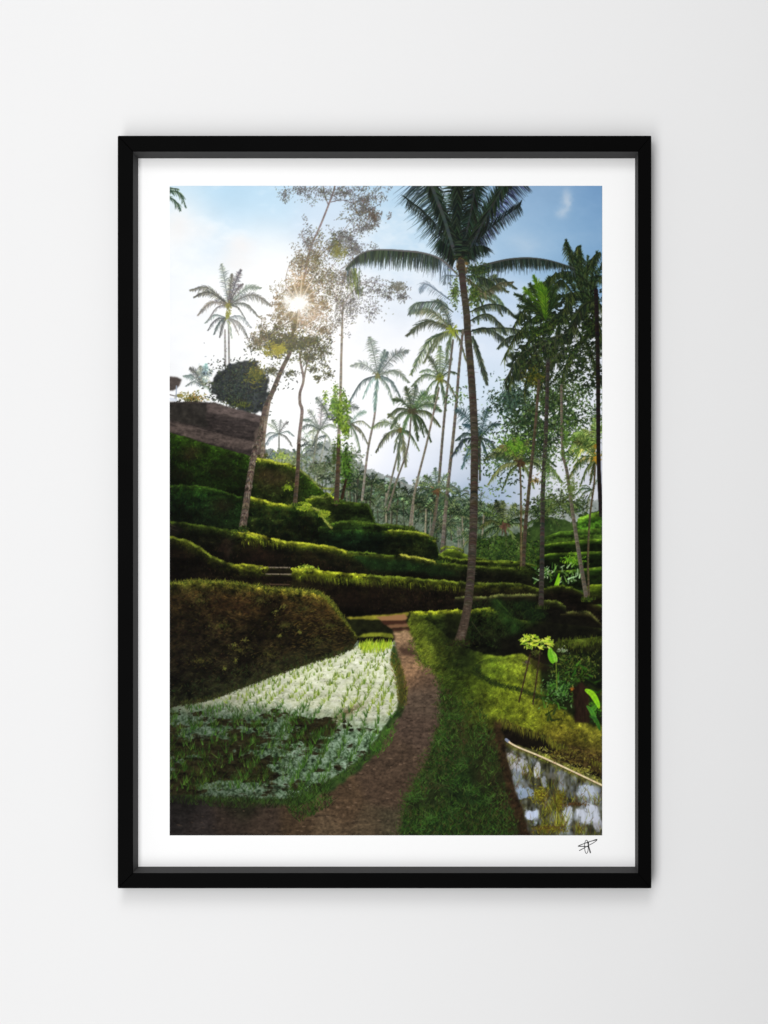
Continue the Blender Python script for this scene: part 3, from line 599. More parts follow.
    rim([(474, 609.6), (484, 608.4), (492, 608.2)], (130, 148, 40), 1.6, 3)
    rim([(461, 596.6), (490, 597), (500, 595), (537, 594.6)], (112, 118, 60), 1.1, 1.2, .75)
    rim([(545, 601), (556, 601), (562, 604)], (96, 108, 40), 1.3, 2, .7)
    rim([(566, 612.6), (582, 611.6), (591, 614), (598, 621)], (96, 98, 48), 1.2, 1.4, .75)
    rim([(548, 587.6), (560, 586), (572, 587)], (100, 120, 34), 1.3, 2, .75)
    # dark hollow, field on the right
    lay(mask([(498, 640), (515, 634), (560, 612), (603, 628), (603, 660), (560, 668), (500, 664)], 2, 3), col((15, 14, 9)) * (1 + .5 * N_D[..., None]), .9)
    terrace([(550, 645), (558, 641), (575, 639.5), (603, 636)], 700, [(0, (72, 84, 26)), (6, (48, 54, 20)), (12, (26, 28, 12)), (20, (18, 18, 10))], None, None, .8)
    tufts([(556, 640), (603, 636), (603, 646), (556, 650)], 260, 3, [(92, 106, 30), (60, 76, 22)], .7, (-.3, .3), .6)

    # ---------------------------------------------------------------- foreground slope, lit lawn
    M = mask([(396, 628), (412, 613), (430, 622), (452, 640), (470, 650), (498, 657), (520, 653), (545, 664), (603, 690), (603, 840), (380, 840), (400, 760), (430, 720), (438, 690), (415, 650)], .6, 1.5)
    base = wash([(405, 620, (84, 92, 28)), (418, 630, (70, 82, 24)), (432, 630, (38, 48, 16)), (452, 645, (26, 32, 13)), (418, 648, (104, 114, 32)), (432, 664, (80, 92, 26)), (448, 664, (44, 54, 18)), (470, 655, (24, 32, 12)),
                 (495, 664, (108, 132, 32)), (520, 664, (112, 124, 34)), (480, 684, (62, 74, 20)), (510, 685, (96, 108, 26)), (540, 690, (78, 84, 26)), (455, 690, (46, 60, 18)),
                 (475, 712, (58, 66, 20)), (500, 708, (98, 110, 27)), (530, 713, (104, 112, 28)), (560, 722, (104, 106, 28)), (595, 732, (94, 92, 28)), (560, 738, (84, 74, 26)), (590, 760, (56, 46, 22)),
                 (450, 720, (34, 50, 18)), (440, 750, (30, 44, 18)), (460, 760, (26, 42, 18)), (480, 760, (30, 42, 18)), (492, 740, (46, 42, 22)), (500, 780, (36, 36, 20)), (470, 800, (24, 38, 18)),
                 (430, 800, (36, 44, 22)), (440, 825, (26, 42, 20)), (490, 825, (28, 40, 18)), (512, 810, (46, 36, 24)), (460, 735, (36, 48, 18))], 11)
    lay(M, np.clip(base * (1.06 + .45 * N_D[..., None] + .35 * N_FINE[..., None] + .5 * N_MED[..., None]), 0, 1))
    for x, y, rx, ry, a_, c_ in ((462, 664, 20, 8, .5, (20, 28, 12)), (448, 700, 10, 22, .35, (24, 34, 14)), (492, 672, 14, 4, .45, (40, 52, 16)), (515, 680, 22, 3, .4, (50, 60, 20)), (462, 730, 8, 16, .4, (70, 52, 34)), (480, 770, 10, 14, .35, (62, 46, 30)), (450, 800, 14, 8, .35, (18, 26, 12)), (470, 815, 12, 8, .3, (56, 46, 28)), (426, 652, 5, 12, .4, (128, 138, 44)), (498, 660, 14, 3, .5, (146, 162, 50)), (486, 668, 6, 6, .4, (140, 158, 46)), (432, 640, 14, 5, .35, (24, 32, 12))):
        g = np.exp(-(((GX - x + 8 * N_MED) / rx) ** 2 + ((GY - y - (GX - x) * .25 + 6 * N_MED + 3 * N_D) / ry) ** 2)) * a_
        lay((g * M).astype(np.float32), col(c_))
    # curved bank edge of the lit lawn
    for k, (c, w, a) in enumerate((((26, 38, 12), 6.0, .13), ((124, 146, 40), 1.2, .22))):
        P = path([(500, 656), (484, 659), (475, 665), (478, 673), (494, 681), (520, 688), (545, 696)], 60)
        o = 3 if k == 0 else 0
        for i in range(1, 60): stroke(P[i - 1][0] - (1 if k == 0 else -1), P[i - 1][1] + o, P[i][0], P[i][1] + o, w * (1 - i / 90), w * (1 - i / 90), jit(col(c), .15), a * (1 - i / 110))
    gl = [(150, 156, 40), (176, 170, 60), (110, 122, 28), (128, 104, 40)]
    for px_, py_ in path([(476, 664), (478, 672), (494, 681), (520, 688), (545, 697)], 90):
        for _ in range(7):
            x = px_ + rng.normal(0, 1.5) + 1; y = py_ + abs(rng.normal(0, 2.4)) + 1; an = rng.uniform(-1.2, 1.2)
            stroke(x, y, x + 2.4 * math.sin(an), y - 2.4 * math.cos(an), .9, .4, jit(col([(34, 46, 16), (48, 62, 20), (26, 34, 14)][rng.integers(3)]), .15), .6)
    tufts([(478, 662), (500, 657), (520, 655), (540, 664), (548, 690), (520, 684), (492, 678)], 1200, 2.4, 0, .8, (-1.2, 1.2), .6, cols_gain=(.6, 1.45))
    tufts([(462, 686), (500, 690), (550, 700), (603, 722), (603, 745), (560, 735), (520, 724), (490, 716), (470, 712)], 3000, 2.4, 0, .8, (-1.4, 1.4), .65, cols_gain=(.6, 1.5))
    tufts([(486, 700), (545, 718), (603, 728), (603, 764), (575, 748), (560, 740), (520, 728), (498, 724)], 1600, 2.2, 0, .8, (-1.4, 1.4), .65)
    tufts([(404, 622), (430, 624), (460, 655), (470, 690), (450, 700), (430, 668), (416, 650)], 2000, 3.0, 0, .8, (.2, 2.0), .65)
    gd = [(32, 54, 18), (42, 70, 24), (20, 34, 13), (54, 80, 30), (62, 58, 30), (26, 30, 14)]
    tufts([(440, 690), (480, 705), (500, 740), (515, 800), (525, 838), (400, 838), (420, 790), (436, 740)], 6500, 3.6, gd, .9, (-1.2, 1.2), .6, nz=N_MED, thr=-.15)
    tufts([(400, 812), (440, 806), (525, 810), (525, 838), (398, 838)], 1500, 4.5, gd, 1.0, (-1.2, 1.2), .65)
    tufts([(432, 690), (450, 690), (470, 740), (450, 790), (415, 790), (436, 740)], 700, 2.4, [(90, 66, 48), (70, 54, 40), (60, 64, 30)], .9, (-1.5, 1.5), .45)

    # ---------------------------------------------------------------- right pool and its bank
    lay(mask([(497, 722), (506, 720), (523, 728), (549, 737), (560, 748), (575, 756), (603, 768), (603, 785), (560, 765), (530, 752), (508, 746)], .8, 2.5, N_D), col((16, 12, 9)) * (1 + .6 * N_D[..., None]), .95)
    lay(mask([(556, 742), (575, 745), (603, 757), (603, 777), (585, 768), (562, 754)], .8, 3, N_D), np.clip(col((62, 50, 26)) * (1 + .9 * N_D[..., None] + .4 * N_FINE[..., None]), 0, 1), .9)
    M = mask([(503, 742), (516, 745), (541, 752), (570, 765), (603, 780), (603, 840), (530, 840), (524, 815), (516, 795), (509, 765)], .5, 1)
    r = np.clip(.14 + .9 * fbm(7, 14, 61, 3), 0, .6)[..., None]
    pool = col((184, 194, 212)) * r + (col((60, 60, 44)) * (1 + .7 * N_V[..., None] + .35 * N_D[..., None])) * (1 - r)
    lay(M, np.clip(pool, 0, 1))
    for x, y, rx, ry, c, a in [(511, 762, 7, 9, (190, 186, 194), .8), (522, 766, 7, 10, (196, 198, 208), .8), (517, 778, 6, 10, (150, 160, 176), .7), (525, 793, 11, 7, (150, 168, 194), .85), (537, 770, 4, 9, (206, 208, 216), .85), (543, 780, 3, 6, (180, 186, 198), .7),
                               (532, 815, 7, 8, (198, 210, 234), .95), (568, 815, 6, 11, (196, 204, 220), .9), (586, 792, 11, 7, (186, 196, 214), .9), (594, 800, 7, 6, (170, 178, 194), .7), (589, 815, 12, 10, (196, 202, 216), .92), (598, 824, 5, 8, (190, 192, 206), .7), (556, 776, 9, 6, (110, 108, 100), .6)]:
        g = np.clip(2.2 * np.exp(-(((GX - x + 2.0 * N_D + 3.5 * N_V) / rx / .85) ** 2 + ((GY - y + 5 * N_MED + 3 * N_D) / ry / .85) ** 2) ** 1.8) - .1, 0, 1) * a
        lay((g * M).astype(np.float32), np.clip(col(c) * (1 + .16 * N_V[..., None]), 0, 1))
    lay(M * np.clip((748 + (GX - 506) * .44 - GY) / 4, 0, 1).astype(np.float32) * .8, np.clip(col((92, 92, 34)) * (1 + .7 * N_D[..., None] + .5 * N_FINE[..., None]), 0, 1))
    tufts([(506, 745), (603, 785), (603, 838), (530, 838), (515, 790)], 900, 5, [(100, 102, 28), (130, 128, 38), (64, 56, 26), (80, 54, 32), (50, 70, 28)], .7, (-.8, .8), .6, nz=fbm(7, 15, 62, 3), thr=.0)
    tufts([(535, 790), (558, 780), (566, 830), (540, 836)], 150, 7, [(120, 118, 28), (84, 92, 24), (150, 146, 44), (66, 60, 24)], .8, (-.6, .6), .6)
    for cx, cy, n_, h_ in ((540, 800, 44, 13), (548, 812, 40, 12), (558, 806, 50, 17), (561, 826, 44, 18), (580, 832, 40, 9), (535, 775, 22, 9), (524, 770, 16, 8), (596, 800, 20, 9), (545, 832, 40, 8), (515, 762, 12, 7), (578, 800, 16, 8)):
        for _ in range(n_):
            an = rng.normal(0, .38); l = h_ * rng.uniform(.4, 1.1); x = cx + rng.normal(0, 3.2); y = cy + rng.normal(0, 2.5)
            c_ = col([(122, 124, 34), (86, 94, 26), (150, 150, 56), (64, 52, 26), (100, 74, 34)][rng.integers(5)])
            stroke(x, y, x + l * math.sin(an), y - l * math.cos(an), .8, .3, jit(c_, .12), .75)
            stroke(x, y, x + l * math.sin(an) * .6, y + l * .5, .8, .3, jit(c_ * .6, .12), .4)
    # rim plants above the pole
    leaves(552, 757, 14, 3.2, 150, [(128, 136, 44), (160, 164, 80), (84, 88, 30)], 1.9, .85); leaves(580, 770, 16, 3.5, 170, [(120, 118, 40), (156, 150, 70), (70, 64, 28)], 1.9, .8); leaves(540, 794, 10, 10, 200, [(120, 116, 28), (84, 86, 24), (146, 140, 40), (70, 52, 24)], 1.9, .75); leaves(560, 800, 7, 16, 160, [(110, 106, 28), (80, 70, 26)], 1.9, .7); leaves(550, 828, 24, 6, 260, [(96, 92, 26), (66, 52, 26), (124, 120, 34), (84, 60, 34)], 1.9, .75); leaves(575, 804, 14, 2.5, 90, [(86, 62, 36), (60, 48, 26)], 1.8, .7)
    tufts([(530, 748), (545, 748), (575, 762), (603, 778), (603, 786), (560, 766)], 420, 3.2, [(176, 176, 70), (120, 124, 40), (210, 204, 110), (70, 66, 30)], .9, (-1.2, 1.2), .75)
    P = path([(506, 739.5), (515.5, 746), (541, 756.6), (570, 770), (602.5, 785.5)], 60)
    for i in range(1, 60):
        c = col((132, 140, 160)) if i < 8 else jit(col((236, 214, 176)), .05)
        stroke(P[i - 1][0], P[i - 1][1] + 1, P[i][0], P[i][1] + 1, 1.2, 1.4, col((70, 54, 30)), .5)
        stroke(*P[i - 1], *P[i], 2.6 if i < 8 else 1.5, 2.6 if i < 8 else 1.6, c, .95)
    for px_, py_ in path([(498, 722), (506, 722), (523, 729), (545, 736), (556, 744), (572, 750), (602, 764)], 130):
        for _ in range(5):
            x = px_ + rng.normal(0, 1.2); y = py_ + rng.normal(0, 1.6); l = rng.uniform(2, 7)
            stroke(x, y, x + rng.uniform(-1.5, 2), y + l, .9, .3, jit(col([(96, 98, 30), (70, 70, 26), (44, 40, 18), (120, 116, 36)][rng.integers(4)]), .15), .6)
    leaves(575, 756, 26, 8, 300, [(30, 24, 14), (84, 72, 30), (50, 40, 20), (110, 98, 40)], 2.2, .7, gauss=False)
    # bank face between grass and pool
    lay(mask([(492, 720), (500, 724), (505, 744), (510, 768), (517, 796), (525, 818), (531, 838), (520, 838), (509, 800), (501, 768), (495, 740)], 1.0, 2.5), np.clip(col((44, 31, 20)) * (1 + .6 * N_D[..., None] + .4 * N_FINE[..., None]), 0, 1), .85)

    # ---------------------------------------------------------------- left paddy
    pad = [(394.6, 641), (391, 652), (390, 660), (395, 672), (397.5, 684), (399, 702), (397, 708), (382, 730), (367, 752), (349, 767), (322, 785), (300, 796), (280, 799), (215, 797), (190, 795), (160, 800), (160, 700), (204, 701), (231, 692), (274, 675), (310, 662), (335, 655), (352, 649), (362, 643)]
    M = mask(pad, .6, 1.2)
    shad = np.clip((GY - (np.interp(xs, [169, 215, 260, 300, 345, 370, 390, 400], [699, 703, 703, 706, 716, 722, 716, 708])[None, :]) + 6 * N_MED + 5 * N_D + 5) / 20, 0, 1)[..., None]
    scum_l = keyed(N_D * .5 + N_FINE * .75 + .12, [(-1, (138, 146, 100)), (-.5, (190, 196, 164)), (-.1, (222, 223, 196)), (.35, (240, 239, 222)), (.9, (254, 252, 242))])
    scum_d = keyed(N_D * .9 + N_FINE * 1.2 - .05, [(-1, (30, 42, 28)), (-.45, (66, 86, 60)), (.1, (108, 130, 104)), (1, (150, 168, 148))])
    scum_l = scum_l * np.array([.985, 1.0, .95], np.float32)
    scum_l = scum_l * np.interp(xs, [169, 240, 300, 400], [.72, .86, 1, .98])[None, :, None].astype(np.float32)
    scum_l = scum_l * np.interp(ys, [640, 668, 712], [.93, 1, .86])[:, None, None].astype(np.float32)
    scum_d = scum_d * np.interp(xs, [169, 250, 330, 385], [.72, .88, 1.06, 1.25])[None, :, None].astype(np.float32)
    surf = scum_l * (1 - shad) + scum_d * shad
    # open murky water between the duckweed
    ow = fbm(26, 8, 71, 5)
    bias = wash([(200, 715, (90, 0, 0)), (185, 745, (190, 0, 0)), (200, 770, (200, 0, 0)), (230, 740, (170, 0, 0)), (215, 760, (230, 0, 0)), (175, 770, (220, 0, 0)), (250, 750, (190, 0, 0)), (250, 770, (220, 0, 0)), (270, 755, (190, 0, 0)), (290, 745, (150, 0, 0)),
                 (300, 730, (170, 0, 0)), (320, 730, (210, 0, 0)), (345, 716, (165, 0, 0)), (350, 708, (130, 0, 0)), (360, 715, (150, 0, 0)), (330, 760, (0, 0, 0)), (300, 775, (50, 0, 0)), (345, 745, (20, 0, 0)), (375, 720, (0, 0, 0)), (330, 690, (0, 0, 0)), (280, 690, (20, 0, 0)), (240, 705, (40, 0, 0)), (290, 708, (60, 0, 0)),
                 (250, 793, (60, 0, 0)), (215, 790, (100, 0, 0)), (180, 788, (210, 0, 0)), (240, 725, (90, 0, 0)), (280, 725, (100, 0, 0)), (360, 670, (0, 0, 0)), (390, 690, (0, 0, 0)), (290, 790, (40, 0, 0)), (180, 715, (110, 0, 0))], 9)[..., 0]
    wm = np.clip((ow * 1.4 + .5 * N_D + bias * 1.25 - .42 - .8 * (1 - shad[..., 0])) * 4, 0, 1)[..., None]
    murk = col((36, 33, 19)) * (1 + .9 * N_H[..., None] + .5 * N_FINE[..., None]) * (1 - .0 * shad)
    surf = surf * (1 - wm) + murk * wm
    surf = surf * (1 - .12 * np.clip(N_H * 2 + .3, 0, 1))[..., None]
    lay(M, np.clip(surf, 0, 1))
    g = np.exp(-(((GX - 348 + 3 * N_D) / 15) ** 2 + ((GY - 712 + (GX - 348) * .5 + 3 * N_MED) / 4.5) ** 2) ** 1.0) * .7; lay((g * M).astype(np.float32), col((84, 66, 32)) * (1 + .3 * N_D[..., None]))
    for _ in range(260):          # glints and scum streaks
        x = rng.uniform(230, 396); y = rng.uniform(648, 712)
        if inpoly(np.array(x), np.array(y), pad): stroke(x, y, x + rng.uniform(1, 5), y - rng.uniform(0, 1.4), 1.0, .5, col((255, 253, 244) if rng.random() < .6 else (196, 188, 168)), .5)
    # specks, then rows of seedlings running towards the path's head
    for _ in range(900):
        x = rng.uniform(200, 398); y = rng.uniform(645, 790)
        if not inpoly(np.array(x), np.array(y), pad): continue
        stroke(x, y, x + rng.uniform(.3, 1.6), y + .2, .8, .5, jit(col((92, 100, 62) if y < 708 else (50, 62, 48)), .2), .6)
    van = (420, 585)
    for rix, bx in enumerate(np.arange(40, 420, 21) + rng.normal(0, 4, 19)):
        for t in np.linspace(0, 1, 70):
            t2 = t ** .75
            x = van[0] + (bx - van[0]) * (.22 + .78 * t2) + rng.normal(0, .8); y = van[1] + (800 - van[1]) * (.22 + .78 * t2) + rng.normal(0, .9)
            if not inpoly(np.array(x), np.array(y), pad) or y > 790: continue
            gj = N_MED[min(int((y - Y0) * SC), Hd - 1), min(int((x - X0) * SC), Wd - 1)]
            if rng.random() < .1 - .9 * gj or (x < 290 and y > 712 and rng.random() < .4): continue
            x += 2.2 * math.sin(y * .11 + rix)
            s = .5 + .55 * (y - 640) / 150
            litp = y < 704 + max(0, (x - 300)) * .14
            cs = [(124, 146, 46), (88, 116, 32), (150, 166, 66), (62, 90, 26)] if litp else [(44, 78, 24), (62, 100, 34), (30, 54, 18), (84, 118, 46)]
            for _ in range(rng.integers(3, 7)):
                an = rng.normal(0, .34); l = (7.5 * s) * rng.uniform(.5, 1.3)
                xa = x + rng.normal(0, .6)
                stroke(xa, y, xa + l * math.sin(an), y - l * math.cos(an), .85, .3, jit(col(cs[rng.integers(4)]), .13), .72)
    tufts([(169, 706), (215, 706), (300, 712), (330, 730), (320, 770), (250, 792), (169, 792)], 3600, 5.5, [(40, 74, 20), (30, 54, 15), (60, 92, 28), (50, 56, 18), (24, 38, 12)], .75, (-.7, .7), .6, nz=fbm(12, 10, 81, 3), thr=-.05)
    tufts([(360, 640), (393, 640), (386, 652), (362, 654)], 420, 4.5, [(176, 196, 56), (120, 150, 30), (150, 172, 44)], .8, (-.3, .3), .75)

    # ---------------------------------------------------------------- big left mound (over the paddy's far edge)
    r6 = [(160, 583), (169, 582.6), (185, 581), (200, 579.8), (222, 581), (243, 583), (270, 587), (290, 588.4), (310, 590), (320, 593), (327.6, 598), (333, 604), (338, 611), (347, 622), (357, 635), (358, 644)]
    bot = [(160, 706), (180, 705), (204, 701), (231, 692), (274, 675.5), (310, 663), (335, 655.5), (352, 648), (358, 640)]
    terrace(r6, bot, [(0, (84, 92, 30)), (3, (64, 70, 24)), (9, (44, 42, 18)), (18, (38, 30, 16)), (60, (31, 25, 15)), (95, (33, 29, 19)), (120, (26, 27, 17))],
            [(0, (150, 140, 44)), (4, (122, 112, 36)), (10, (72, 58, 26)), (20, (44, 34, 16)), (60, (32, 26, 14)), (120, (36, 36, 20))],
            [(169, .1), (230, .4), (285, .7), (300, .95), (325, .8), (345, .5)], 1.2, .4, tex=fbm(5, 4, 91, 4), fine=.5, patch=.9)
    for x, y, rx, ry, a_, c_ in ((190, 650, 34, 34, .5, (17, 14, 10)), (300, 640, 22, 12, .55, (15, 13, 8)), (235, 606, 26, 10, .35, (56, 34, 20)), (320, 615, 14, 12, .3, (70, 50, 24))):
        g = np.exp(-(((GX - x + 9 * N_MED) / rx) ** 2 + ((GY - y + 7 * N_MED) / ry) ** 2)) * a_
        lay((g * np.clip((np.interp(xs, [p[0] for p in bot], [p[1] for p in bot])[None, :] - GY) / 3, 0, 1)).astype(np.float32), col(c_))
    rb = [(70, 56, 28), (48, 40, 20), (92, 76, 36), (22, 18, 10), (62, 66, 28), (36, 28, 16)]
    mp = [(169, 590), (243, 592), (310, 600), (330, 612), (350, 642), (310, 660), (250, 682), (169, 702)]
    tufts(mp, 6200, 3.2, 0, .8, (.7, 2.6), .6)
    tufts(mp, 700, 4.2, [(14, 10, 7), (20, 15, 9)], 1.0, (.9, 2.4), .4); tufts(mp, 500, 2.4, rb, .7, (.7, 2.6), .5)
    tufts([(169, 582), (243, 583), (310, 591), (330, 603), (326, 612), (300, 600), (240, 596), (169, 592)], 1500, 2.6, 0, .8, (-1.4, 1.4), .7); tufts([(200, 580), (243, 583), (310, 591), (330, 603), (326, 608), (300, 598), (240, 592)], 300, 2.6, [(110, 112, 36), (84, 90, 30), (130, 116, 42)], .8, (-1.4, 1.4), .5)
    tufts([(290, 612), (330, 606), (352, 640), (340, 650), (290, 660)], 700, 3.6, [(110, 88, 40), (84, 70, 32), (60, 48, 24), (34, 28, 16)], .8, (1.0, 2.2), .45)
    for px_, py_ in path(r6[1:-1], 320):
        for _ in range(3):
            x = px_ + rng.normal(0, 1); y = py_ + rng.uniform(-.5, 2.5); an = rng.normal(.2, .8); l = rng.uniform(1.2, 3.2)
            stroke(x, y, x + l * math.sin(an), y - l * math.cos(an), .9, .35, jit(col([(96, 104, 34), (66, 76, 24), (120, 118, 42), (44, 46, 20)][rng.integers(4)]), .15), .7)
    for px_, py_ in path(bot[1:-1], 260):
        for _ in range(4):
            x = px_ + rng.normal(0, 1.5); y = py_ + rng.uniform(-3, 1.2); an = rng.normal(0, .9); l = rng.uniform(1.2, 3.4)
            stroke(x, y, x + l * math.sin(an), y - l * math.cos(an), .9, .35, jit(col([(40, 50, 22), (28, 30, 16), (58, 66, 30), (50, 42, 24)][rng.integers(4)]), .15), .7)
    for x, y in ((260, 600), (200, 600), (305, 608), (240, 650), (285, 625), (200, 660), (330, 625), (318, 640), (220, 625), (270, 655)):
        leaves(x, y, 18, 9, 90, [(54, 58, 24), (70, 66, 30), (38, 40, 18), (84, 74, 36)], 1.9, .4)
    # grey-green reflected skirt
    for x, y in [(215, 690), (240, 684), (265, 672), (290, 660), (315, 650), (335, 648), (300, 655)]:
        g = np.exp(-(((GX - x) / 22) ** 2 + ((GY - y + (GX - x) * .38 + 2 * N_D) / 7) ** 2)) * .2; lay(g.astype(np.float32), np.clip(col((44, 46, 28)) * (1 + .5 * N_D[..., None]), 0, 1))
    tufts([(185, 702), (240, 686), (310, 660), (310, 652), (240, 668), (169, 690), (169, 704)], 900, 3, [(44, 52, 24), (60, 66, 34), (24, 26, 14), (36, 60, 24)], .8, (-1.2, 1.2), .5)
    for x, y in [(245, 640), (234, 645), (300, 632), (280, 636), (276, 611), (225, 668), (284, 606), (236, 660)]:
        leaves(x, y, 4, 3, 16, [(96, 96, 40), (70, 78, 34), (116, 106, 50)], 1.5, .75)

    # small ledges at the path's head
    M = mask([(345, 617), (364, 616.5), (385, 615), (400, 613), (411, 612), (408, 622), (398, 632), (392, 636), (360, 640), (350, 626)], .5, .6)
    lay(M, np.clip(col((22, 24, 11)) * (1 + .6 * N_D[..., None]), 0, 1))
    M = mask([(346, 617.2), (365, 616), (388, 614.6), (410, 611.8), (408, 616), (385, 619.4), (372, 620), (360, 619), (350, 619.6)], .5, .5); lay(M, np.clip(col((128, 122, 40)) * (1 + .3 * N_D[..., None]), 0, 1))
    lay(mask([(376, 617), (405, 614), (408, 618), (405, 621), (382, 621.5)], .5, .5), col((148, 108, 72)))
    lay(mask([(380, 621), (406, 620.5), (407, 624), (385, 625)], .5, .3), col((60, 36, 26)))
    lay(mask([(386, 625), (407, 623.6), (409, 627), (391, 628.5)], .5, .3), col((120, 86, 62)))
    lay(mask([(391, 628.5), (409, 627), (410, 631), (394, 632)], .5, .3), col((52, 32, 24)))
    lay(mask([(357, 637), (364, 633.5), (378, 632.5), (392, 633.6), (394, 638), (380, 637), (366, 637.5)], .5, .5), np.clip(col((112, 118, 36)) * (1 + .4 * N_D[..., None]), 0, 1))
    lay(mask([(358, 640), (366, 637.5), (380, 637), (393, 638.4), (394, 641.5), (384, 643), (372, 642), (359, 644)], .5, .5), col((16, 14, 8)))
    tufts([(358, 646), (366, 643), (392, 643), (392, 649), (362, 650)], 260, 5, [(180, 196, 60), (120, 150, 34), (150, 176, 44)], .8, (-.4, .4), .8)

    # ---------------------------------------------------------------- the path and the foreground earth
    pathp = [(394, 632), (410, 630), (413, 640), (418, 655), (424, 664), (436, 674), (442, 690), (443, 702), (440, 722), (432, 748), (424, 768), (416, 786), (405, 804), (398, 838), (160, 838), (160, 796), (190, 797), (215, 801), (280, 805), (308, 804), (334, 789), (356, 773), (379, 750), (393, 728), (405, 704), (405, 684), (401, 668), (397, 655), (396, 642)]
    M = mask(pathp, 1.0, 3.6)
    base = wash([(404, 636, (182, 138, 104)), (406, 644, (164, 120, 90)), (406, 651, (66, 48, 38)), (412, 660, (190, 140, 104)), (414, 668, (160, 114, 84)), (424, 676, (92, 68, 54)), (425, 700, (90, 70, 58)), (420, 730, (82, 62, 52)), (400, 760, (80, 60, 48)),
                 (390, 790, (78, 58, 46)), (340, 810, (84, 62, 46)), (330, 828, (96, 74, 56)), (300, 825, (70, 52, 38)), (260, 825, (60, 46, 38)), (230, 820, (52, 40, 34)), (200, 825, (44, 36, 34)), (175, 820, (34, 29, 28)), (180, 802, (28, 24, 22)), (240, 806, (34, 32, 22)), (370, 828, (84, 66, 50)), (390, 826, (76, 64, 48))], 8)
    base = base * np.array([.90, .965, .96], np.float32)
    lay(M, np.clip(base * (1 + .14 * N_D[..., None] + .34 * N_FINE[..., None] + .26 * fbm(10, 3, 95, 4)[..., None]), 0, 1))
    lay(mask([(398, 648.5), (410, 647), (416, 652), (418, 655.5), (404, 656)], .8, 1), col((58, 42, 34)), .75)
    for _ in range(420):
        x = rng.uniform(172, 440); y = rng.uniform(690, 834)
        if not inpoly(np.array(x), np.array(y), pathp): continue
        s = rng.uniform(.5, 1.7); lc = col((128, 104, 84) if rng.random() < .45 else (34, 25, 20)) * (.6 if x < 240 else 1)
        stroke(x, y, x + s * 1.4, y + .2, s, s * .6, lc, .55)
    for _ in range(1300):
        x = rng.uniform(172, 445); y = rng.uniform(636, 834)
        if not inpoly(np.array(x), np.array(y), pathp): continue
        s = rng.uniform(.4, 1.2) * (.5 + (y - 630) / 300); j = min(int((y - Y0) * SC), Hd - 1); i = int((x - X0) * SC)
        c = A[j, i] * rng.choice([.6, .72, 1.25, 1.4]); stroke(x, y, x + s * 2, y + rng.normal(0, .4), s, s * .5, c, .5)
    edge_r = [(413, 640), (418, 655), (424, 664), (436, 674), (442, 690), (443, 702), (440, 722), (432, 748), (424, 768), (416, 786), (405, 804), (399, 836)]
    for px_, py_ in path(edge_r, 150):
        for _ in range(6):
            x = px_ + rng.normal(0, 3.2); y = py_ + rng.normal(0, 2); an = rng.uniform(-1.4, 1.2); l = rng.uniform(1.2, 4) * (.6 + (y - 640) / 260)
            lit_ = y < 676
            stroke(x, y, x + l * math.sin(an), y - l * math.cos(an) * .8, .9, .35, jit(col([(96, 108, 34), (70, 84, 26), (50, 60, 22)][rng.integers(3)]) if lit_ else col([(44, 66, 22), (30, 44, 16), (58, 78, 28), (64, 52, 36)][rng.integers(4)]), .15), .7)
    # grass fringes beside the path
    gl2 = [(60, 84, 22), (84, 110, 30), (36, 54, 16), (46, 72, 22)]
    tufts([(391, 652), (396, 655), (404, 672), (408, 690), (406, 706), (398, 704), (396, 684), (390, 662)], 700, 3.4, [(110, 112, 34), (84, 90, 26), (56, 50, 22), (120, 96, 50)], .8, (-1, 1), .65)
    lay(mask([(397, 660), (403, 672), (405, 704), (398, 712), (399, 690)], 1, 1), col((60, 56, 26)), .6)
    gf = [(34, 56, 18), (48, 76, 24), (24, 38, 14), (62, 92, 34), (30, 28, 16)]
    tufts([(398, 706), (404, 708), (394, 730), (380, 751), (358, 771), (330, 788), (300, 802), (298, 796), (322, 784), (349, 767), (367, 753), (382, 732)], 1300, 3.6, gf, .9, (-1.2, 1.2), .85, nz=N_D, thr=-.25)
    tufts([(285, 790), (330, 780), (332, 806), (300, 822), (288, 812)], 700, 6, gf, .9, (-1.1, 1.1), .75)
    tufts([(169, 795), (230, 797), (300, 800), (300, 808), (230, 808), (169, 803)], 700, 4.5, [(30, 44, 18), (44, 62, 22), (24, 24, 14)], .9, (-1, 1), .6)
    tufts([(398, 722), (392, 742), (378, 758), (372, 750), (388, 728)], 300, 4, [(70, 116, 34), (50, 88, 26)], .9, (-.9, .9), .7)
    tufts([(436, 690), (446, 700), (444, 740), (430, 780), (408, 806), (402, 838), (396, 838), (404, 800), (424, 768), (438, 722)], 900, 3.6, gf + [(70, 56, 40)], .9, (-1.1, 1.1), .6)
    tufts([(440, 692), (478, 706), (497, 740), (512, 800), (522, 838), (402, 838), (420, 792), (436, 740)], 2600, 4.2, [(66, 104, 34), (84, 122, 44), (16, 24, 10), (50, 82, 28), (14, 20, 9)], .8, (-1.1, 1.1), .55, nz=fbm(11, 9, 83, 3), thr=-.05)
    for cx, cy in [(412, 795), (455, 718), (440, 740), (470, 790), (452, 810), (430, 820), (420, 829), (460, 765), (486, 800), (448, 782), (418, 782), (410, 800), (480, 735)]:
        for _ in range(46):
            an = rng.normal(0, .9); l = rng.uniform(3, 8); x = cx + rng.normal(0, 5); y = cy + rng.normal(0, 3)
            stroke(x, y, x + l * math.sin(an), y - l * math.cos(an) * .7, .9, .3, jit(col([(44, 74, 24), (58, 92, 34), (30, 50, 18), (68, 96, 44)][rng.integers(4)]), .13), .6)

